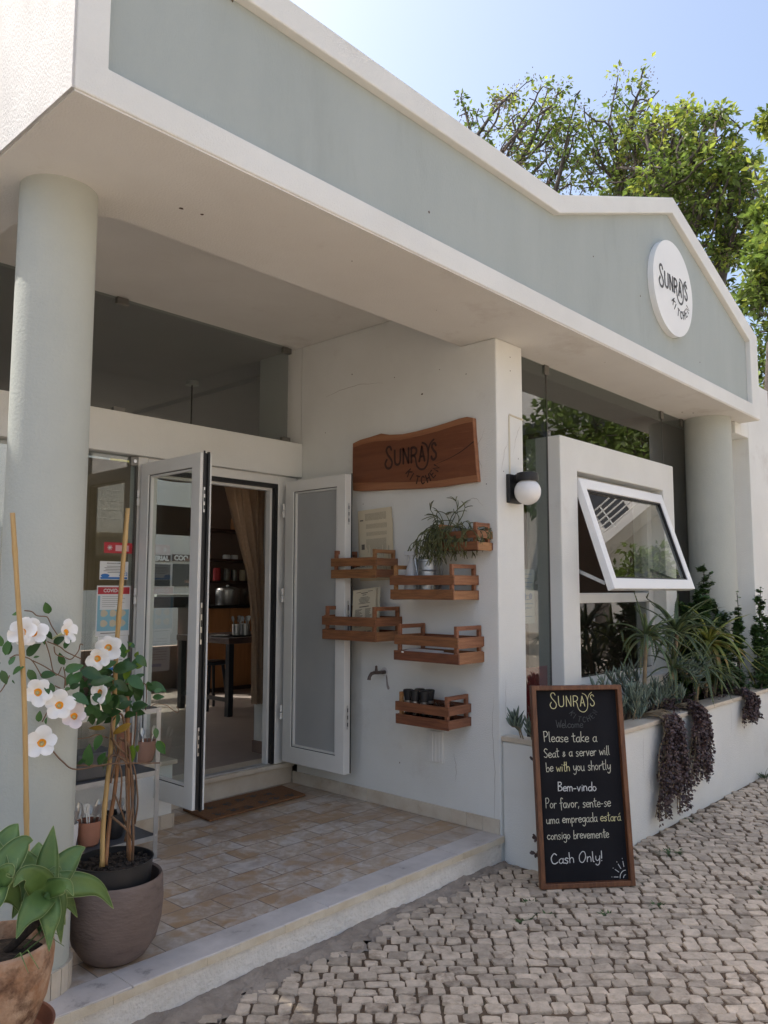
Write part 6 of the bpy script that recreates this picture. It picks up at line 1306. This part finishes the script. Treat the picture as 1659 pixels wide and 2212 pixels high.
def tree(label, root, blobs, n_att, leaf_mats, leaf_n, leaf_L, r0, seed, name='tree', group='trees around the cafe', step=.22, bare=(), seeds=0, lprob=1.0, kids=7, up=.12, limbs=()):
    r = np.random.default_rng(seed); att = []; wts = np.array([b[1] for b in blobs])**2.2; wts /= wts.sum()
    for k in range(n_att):
        c, rad = blobs[r.choice(len(blobs), p=wts)][:2]; v = r.normal(0, 1, 3); v = v/np.linalg.norm(v)*rad*r.random()**.4; att.append(np.array(c)+v)
    N, par = grow(att, root, step=step, seed=seed, up=up, limbs=limbs); n = len(N); kidn = np.zeros(n, int)
    for i in range(n):
        if par[i] >= 0: kidn[par[i]] += 1
    rad = np.full(n, .0)
    for i in range(n-1, -1, -1):
        if kidn[i] == 0: rad[i] = 1.0
        if par[i] >= 0: rad[par[i]] += rad[i]
    sub_ = rad.copy(); rad = rad**.5; rad = rad/rad[0]*r0; rad = np.maximum(rad, .006)
    t = thing(name, label, 'tree', root[0], group); m = MB(); ch = {}
    for i in range(n):
        if par[i] >= 0: ch.setdefault(par[i], []).append(i)
    starts = [(0, None)]
    while starts:
        i, pr = starts.pop(); path = [] if pr is None else [pr]
        path.append(i)
        while i in ch:
            ks = sorted(ch[i], key=lambda k: -rad[k])
            for k in ks[1:]: starts.append((k, i))
            i = ks[0]; path.append(i)
        if len(path) > 1:
            rr_ = [rad[k] for k in path]
            if pr is not None: rr_[0] = min(rr_[0], rr_[1]*1.15)
            m.tube([N[k] for k in path], rr_, 7 if rr_[0] > .03 else 4, cap=False)
    m.build('trunk', BARK, t, smooth='all')
    tips = [i for i in range(n) if sub_[i] <= 3 and i > 6]; wt = np.array([1.0+2.0*(kidn[i] == 0) for i in tips]); wt /= wt.sum()
    mbs = [MB() for _ in leaf_mats]
    zr = N[:, 2]; zlo, zhi = np.percentile(zr, 30), zr.max()
    k = 0; cl = 0
    while k < leaf_n:
        i = tips[r.choice(len(tips), p=wt)]; c = N[i]+r.normal(0, .09, 3); cl += 1
        if lprob < 1 and (math.sin(c[0]*2.1+seed)+math.sin(c[2]*2.7)+math.sin(c[1]*2.3)) > 3*lprob-1.0: 
            if r.random() < .8: continue
        hi = (c[2]-zlo)/(zhi-zlo+1e-6); mm = mbs[0] if len(mbs) == 1 or r.random() > .14+.5*max(0, hi)**2 else mbs[1]  # yellower leaves likelier towards the top: backlight put into the leaf colour
        for q in range(kids):
            d = unit(r.normal(0, 1, 3)+V(0, 0, -.35)); p = c+d*leaf_L*.5; nrm = unit(r.normal(0, .6, 3)+V(0, 0, 1)); L = leaf_L*r.uniform(.6, 1.2)
            d2 = unit(d-nrm*(d@nrm)*.6); sd = unit(np.cross(d2, nrm)); w = L*.26
            mm.add([p, p+d2*L*.45-sd*w, p+d2*L-nrm*L*.12, p+d2*L*.45+sd*w], [(0, 1, 2, 3)]); k += 1
    nm = ('crown', 'backlit_yellow_crown')
    for q, (mb_, mt) in enumerate(zip(mbs, leaf_mats)):
        if mb_.v: mb_.build(nm[q], mt, t)
    if seeds:
        m = MB()
        for k in range(seeds):
            i = tips[r.integers(len(tips))]; c = N[i]+r.normal(0, .06, 3)
            for q in range(12):
                p = c+r.normal(0, .09, 3); s_ = .017
                m.add([p+V(-s_, 0, 0), p+V(0, -s_*.6, s_), p+V(s_, 0, 0), p+V(0, s_*.6, -s_)], [(0, 1, 2, 3)])
        m.build('seed_clusters', TSEED, t)
    if len(bare):
        m = MB()
        for pts, rr0 in bare: m.tube(smooth_line(pts, 4), np.linspace(rr0, .008, len(smooth_line(pts, 4))), 5)
        m.build('bare_branch', BARK, t, smooth='all')
    return t
def at(x, y, D): v = ray(x, y); return CAMP+v*(D/np.hypot(v[0], v[1]))
def blob(x, y, rpx, D): return (at(x, y, D), rpx*D/FPX*1.05)
D1 = 17.0; tr = np.random.default_rng(4)
bl = [blob(*b, D1+dd) for b, dd in (((1000, 232, 36), 0), ((1075, 300, 80), -.5), ((1085, 215, 34), .3), ((1160, 205, 46), 0), ((1165, 300, 85), .8), ((1230, 250, 60), -.6), ((1250, 340, 90), 0), ((1185, 385, 70), .5), ((1340, 330, 80), -.7),
      ((1365, 215, 62), .2), ((1395, 265, 60), 1.0), ((1400, 345, 90), -.4), ((1450, 400, 90), .9))]
tree('tall half bare tree with yellow green leaves rising behind the gable', [at(1345, 1180, D1), at(1343, 700, D1), at(1338, 520, D1), at(1334, 430, D1)], bl, 2300, [TLEAF, TLEAF_BACKLIT], 4300, .14, .22, 5, seeds=260, lprob=.62, step=.17, up=.30, limbs=[(1, [at(1290, 610, D1), at(1225, 520, D1-.2), at(1190, 455, D1-.4)]), (1, [at(1240, 600, D1+.2), at(1130, 470, D1+.3), at(1085, 400, D1+.4)]), (1, [at(1180, 560, D1-.3), at(1050, 400, D1-.5), at(1010, 320, D1-.5)]), (2, [at(1375, 480, D1-.3), at(1395, 430, D1-.4)])])
bl2 = [blob(*b, 15.5+dd) for b, dd in (((1420, 320, 85), .5), ((1490, 330, 95), 0), ((1540, 400, 85), -.5), ((1590, 420, 55), .4), ((1480, 420, 80), .8), ((1560, 490, 75), 0), ((1600, 470, 45), -.4), ((1540, 560, 55), .5), ((1580, 540, 40), -.2), ((1430, 390, 60), -.8), ((1350, 400, 55), .6), ((1510, 640, 60), .4))]
def brn(D, *p): return [at(x, y, D) for x, y in p]
tree('dense dark green tree leaning over the right slope of the gable', [at(1490, 1200, 15.5), at(1490, 900, 15.5), at(1480, 650, 15.5), at(1475, 560, 15.5)], bl2, 2300, [TLEAF, TLEAF_BACKLIT], 9500, .14, .26, 9, seeds=330, lprob=.86, step=.17, up=.25, limbs=[(1, [at(1430, 700, 15.3), at(1415, 560, 15.3), at(1405, 460, 15.3)]), (1, [at(1530, 760, 15.7), at(1545, 640, 15.7), at(1560, 560, 15.7)])],
     bare=[(brn(15.4, (1555, 400), (1575, 345), (1583, 310), (1600, 278), (1635, 255)), .035), (brn(15.4, (1600, 278), (1585, 262), (1570, 250)), .02), (brn(15.4, (1575, 345), (1560, 320), (1545, 300)), .02), (brn(15.4, (1578, 365), (1595, 345), (1602, 320)), .018), (brn(15.4, (1515, 345), (1540, 315), (1548, 285), (1540, 268)), .02), (brn(15.4, (1548, 300), (1565, 285)), .012)])
bl3 = [blob(*b, 12.5+dd) for b, dd in (((1680, 380, 48), 0), ((1690, 470, 55), .3), ((1640, 385, 26), 0), ((1690, 560, 60), -.3), ((1690, 650, 75), .2), ((1640, 660, 40), .5), ((1720, 730, 80), .4), ((1650, 760, 30), 1.), ((1690, 270, 40), 0), ((1700, 850, 60), .6))]
tree('tree with a rough trunk at the right edge beyond the end wall', [at(1668, 1240, 12.5), at(1666, 1000, 12.5), at(1664, 850, 12.5), at(1668, 740, 12.5)], bl3, 1000, [TLEAF, TLEAF_BACKLIT], 11000, .13, .085, 13, seeds=60, lprob=.9)
bl4 = [blob(*b, 11.5+dd) for b, dd in (((1690, 1010, 60), 0), ((1700, 1120, 70), .3), ((1680, 1220, 60), -.3), ((1665, 930, 30), 0), ((1690, 1310, 60), 0))]
tree('shrubby green tree filling the gap right of the end wall', [at(1690, 1420, 11.5), at(1690, 1300, 11.5), at(1690, 1150, 11.5)], bl4, 500, [TLEAF], 7000, .12, .08, 17)

# ------------------------------------------------------------------ across the lane: what the glass mirrors and the light bounces off
fb = thing('facing_building', 'white two storey building with yellow round columns and balcony across the lane', 'building', (14, -14, GZ))
m = MB(); m.box(-6, -20, -.3, 33, -13.0, 3.0); m.box(-6, -20, 3.001, 33, -14.2, 7.2); m.box(26, -20, -.3, 45, -1.0, 15)
m.build('building_wall', BWHITE, fb)
m = MB(); m.box(-6, -14.19, 3.0, 17.9, -11.4, 3.25); m.box(24.8, -16, 5.2, 25.99, -2, 5.4); m.box(24.8, -9, 8.6, 25.99, -2, 8.8); m.build('balcony_slab', BWHITE, fb)
for x in (-3.5, .5, 4.5, 8.5, 12.5, 16.5):
    m = MB(); m.lathe([(.22, GZ), (.22, 3.0)], (x, -11.7, 0), 24); m.build('column', YELLOW, fb, smooth=True)
def railing(x0, x1, y, z):
    m = MB()
    for zz in (.15, .40, .65, .95): m.tube([(x0, y, z+zz), (x1, y, z+zz)], .025, 6)
    for x in np.arange(x0, x1+.1, 1.3): m.tube([(x, y, z), (x, y, z+.95)], .025, 6)
    m.build('railing', FRAME, fb)
railing(-6, 17.8, -11.5, 3.25); 
for x in np.arange(-4.8, 17, 3.0):
    m = MB(); m.box(x, -12.995, .2, x+2.1, -12.96, 2.4); o = m.build('shop_window', DWIN, fb)
    m = MB(); m.box(x+.4, -14.195, 4.0, x+1.7, -14.16, 6.0); m.build('window', DWIN, fb)
for z, y0 in ((5.4, -15.9), (8.8, -8.9)):
    m = MB()
    for zz in (.15, .35, .55, .75, .95): m.tube([(24.85, y0, z+zz), (24.85, -2.1, z+zz)], .025, 6)
    for y in np.arange(y0, -2, 1.2): m.tube([(24.85, y, z), (24.85, y, z+.95)], .025, 6)
    m.build('railing', FRAME, fb)
for y in (-14, -11, -8, -5):
    m = MB(); m.box(25.96, y, 5.6, 25.998, y+1.3, 7.8); m.build('window', DWIN, fb); m = MB(); m.box(25.96, y+.2, 9.4, 25.998, y+1.3, 11.2); m.build('window', DWIN, fb)
m = MB(); ring_ = [(25.6, -7.1, 5.3), (24.2, -5.4, 3.6), (23.0, -4.2, 2.2), (22.0, -3.4, .0)]
m.tube(smooth_line(ring_, 8), .32, 14); m.build('ramp_pipe', BWHITE, fb, smooth='all')
def simple_tree(label, c, R, H, n, seed):
    blobs_ = [((c[0]+rng.normal(0, R*.4), c[1]+rng.normal(0, R*.4), H-R*rng.uniform(.2, 1.3)), R*rng.uniform(.45, .7)) for _ in range(8)]
    tree(label, [(c[0], c[1], GZ), (c[0], c[1], H*.3), (c[0]+.1, c[1], H*.5)], blobs_, 420, [TLEAF], n, .24, .18, seed, group='trees across the lane', step=.35)
simple_tree('round street tree nearest the cafe across the lane', (17.5, -3.2), 1.7, 5.6, 5500, 21)
simple_tree('second street tree across the lane', (22.5, -4.6), 2.1, 6.6, 6000, 22)
simple_tree('farthest street tree across the lane', (29.0, -6.0), 2.4, 7.5, 6000, 23)
simple_tree('small leafy street tree down the lane', (13.0, -6.5), 1.2, 3.6, 3500, 24)
# unseen block added on the left to keep sun off the patio end and pavement
m = MB(); m.box(-9, 3.7, -.3, .25, 5.099, 4.75); m.box(-9, 5.1, -.3, .25, 14, 5.4); nw = m.build('unseen_shade_block', WHITE); nw2 = None; tag(nw, 'plain white unseen block added on the left to block the sun', 'building')
# behind the cafe, seen through the back window
rbd = thing('rear_building', 'white building with yellow column and shop signs seen through the back window', 'building', (9, 16, GZ))
m = MB(); m.box(0, 16.0, -.3, 22, 18, 6.5); m.build('building_wall', BWHITE, rbd)
m = MB(); ycol = onY(401, 1200, 15.2); m.lathe([(.20, GZ), (.20, 5)], (ycol[0]+.35, 15.2, 0), 20); yc2 = onY(258, 1100, 15.2); m.lathe([(.22, GZ), (.22, 5)], (yc2[0], 15.2, 0), 20); m.build('column', YELLOW, rbd, smooth=True)
Sg = lambda x, y: onY(*(np.array((250+x/3.402, 1450+y/3.402))*.6636), 15.98)
sgm = M('sign_brown', (.10, .06, .05), None, rough=.6)
a, b_ = Sg(700, 1205), Sg(1035, 1288); c_, d_ = Sg(1062, 1205), Sg(1330, 1288)
m = MB(); m.box(a[0], 15.975, b_[2], b_[0], 15.99, a[2]); sp_ = m.build('sign_panel', sgm, rbd); m = MB(); text_mesh('ERIAL', (a[2]-b_[2])*1.02, V(b_[0]-.04, 15.974, b_[2]+(a[2]-b_[2])*.15), eX, eZ, m, nY, 'RIGHT', bold=.01); m.build('sign_lettering', PAPERW, sp_)
m = MB(); m.box(c_[0], 15.975, d_[2], d_[0], 15.99, c_[2]); sp_ = m.build('sign_panel', sgm, rbd); m = MB(); text_mesh('COO', (c_[2]-d_[2])*1.02, V(c_[0]+.04, 15.974, d_[2]+(c_[2]-d_[2])*.15), eX, eZ, m, nY, 'LEFT', bold=.01); m.build('sign_lettering', PAPERW, sp_)
for (x0, x1) in ((700, 1030), (1066, 1330)):
    a, b_ = Sg(x0, 1310), Sg(x1, 1560); m = MB(); m.box(a[0], 15.975, b_[2], b_[0], 15.99, a[2]); m.build('shop_window', DWIN, rbd)
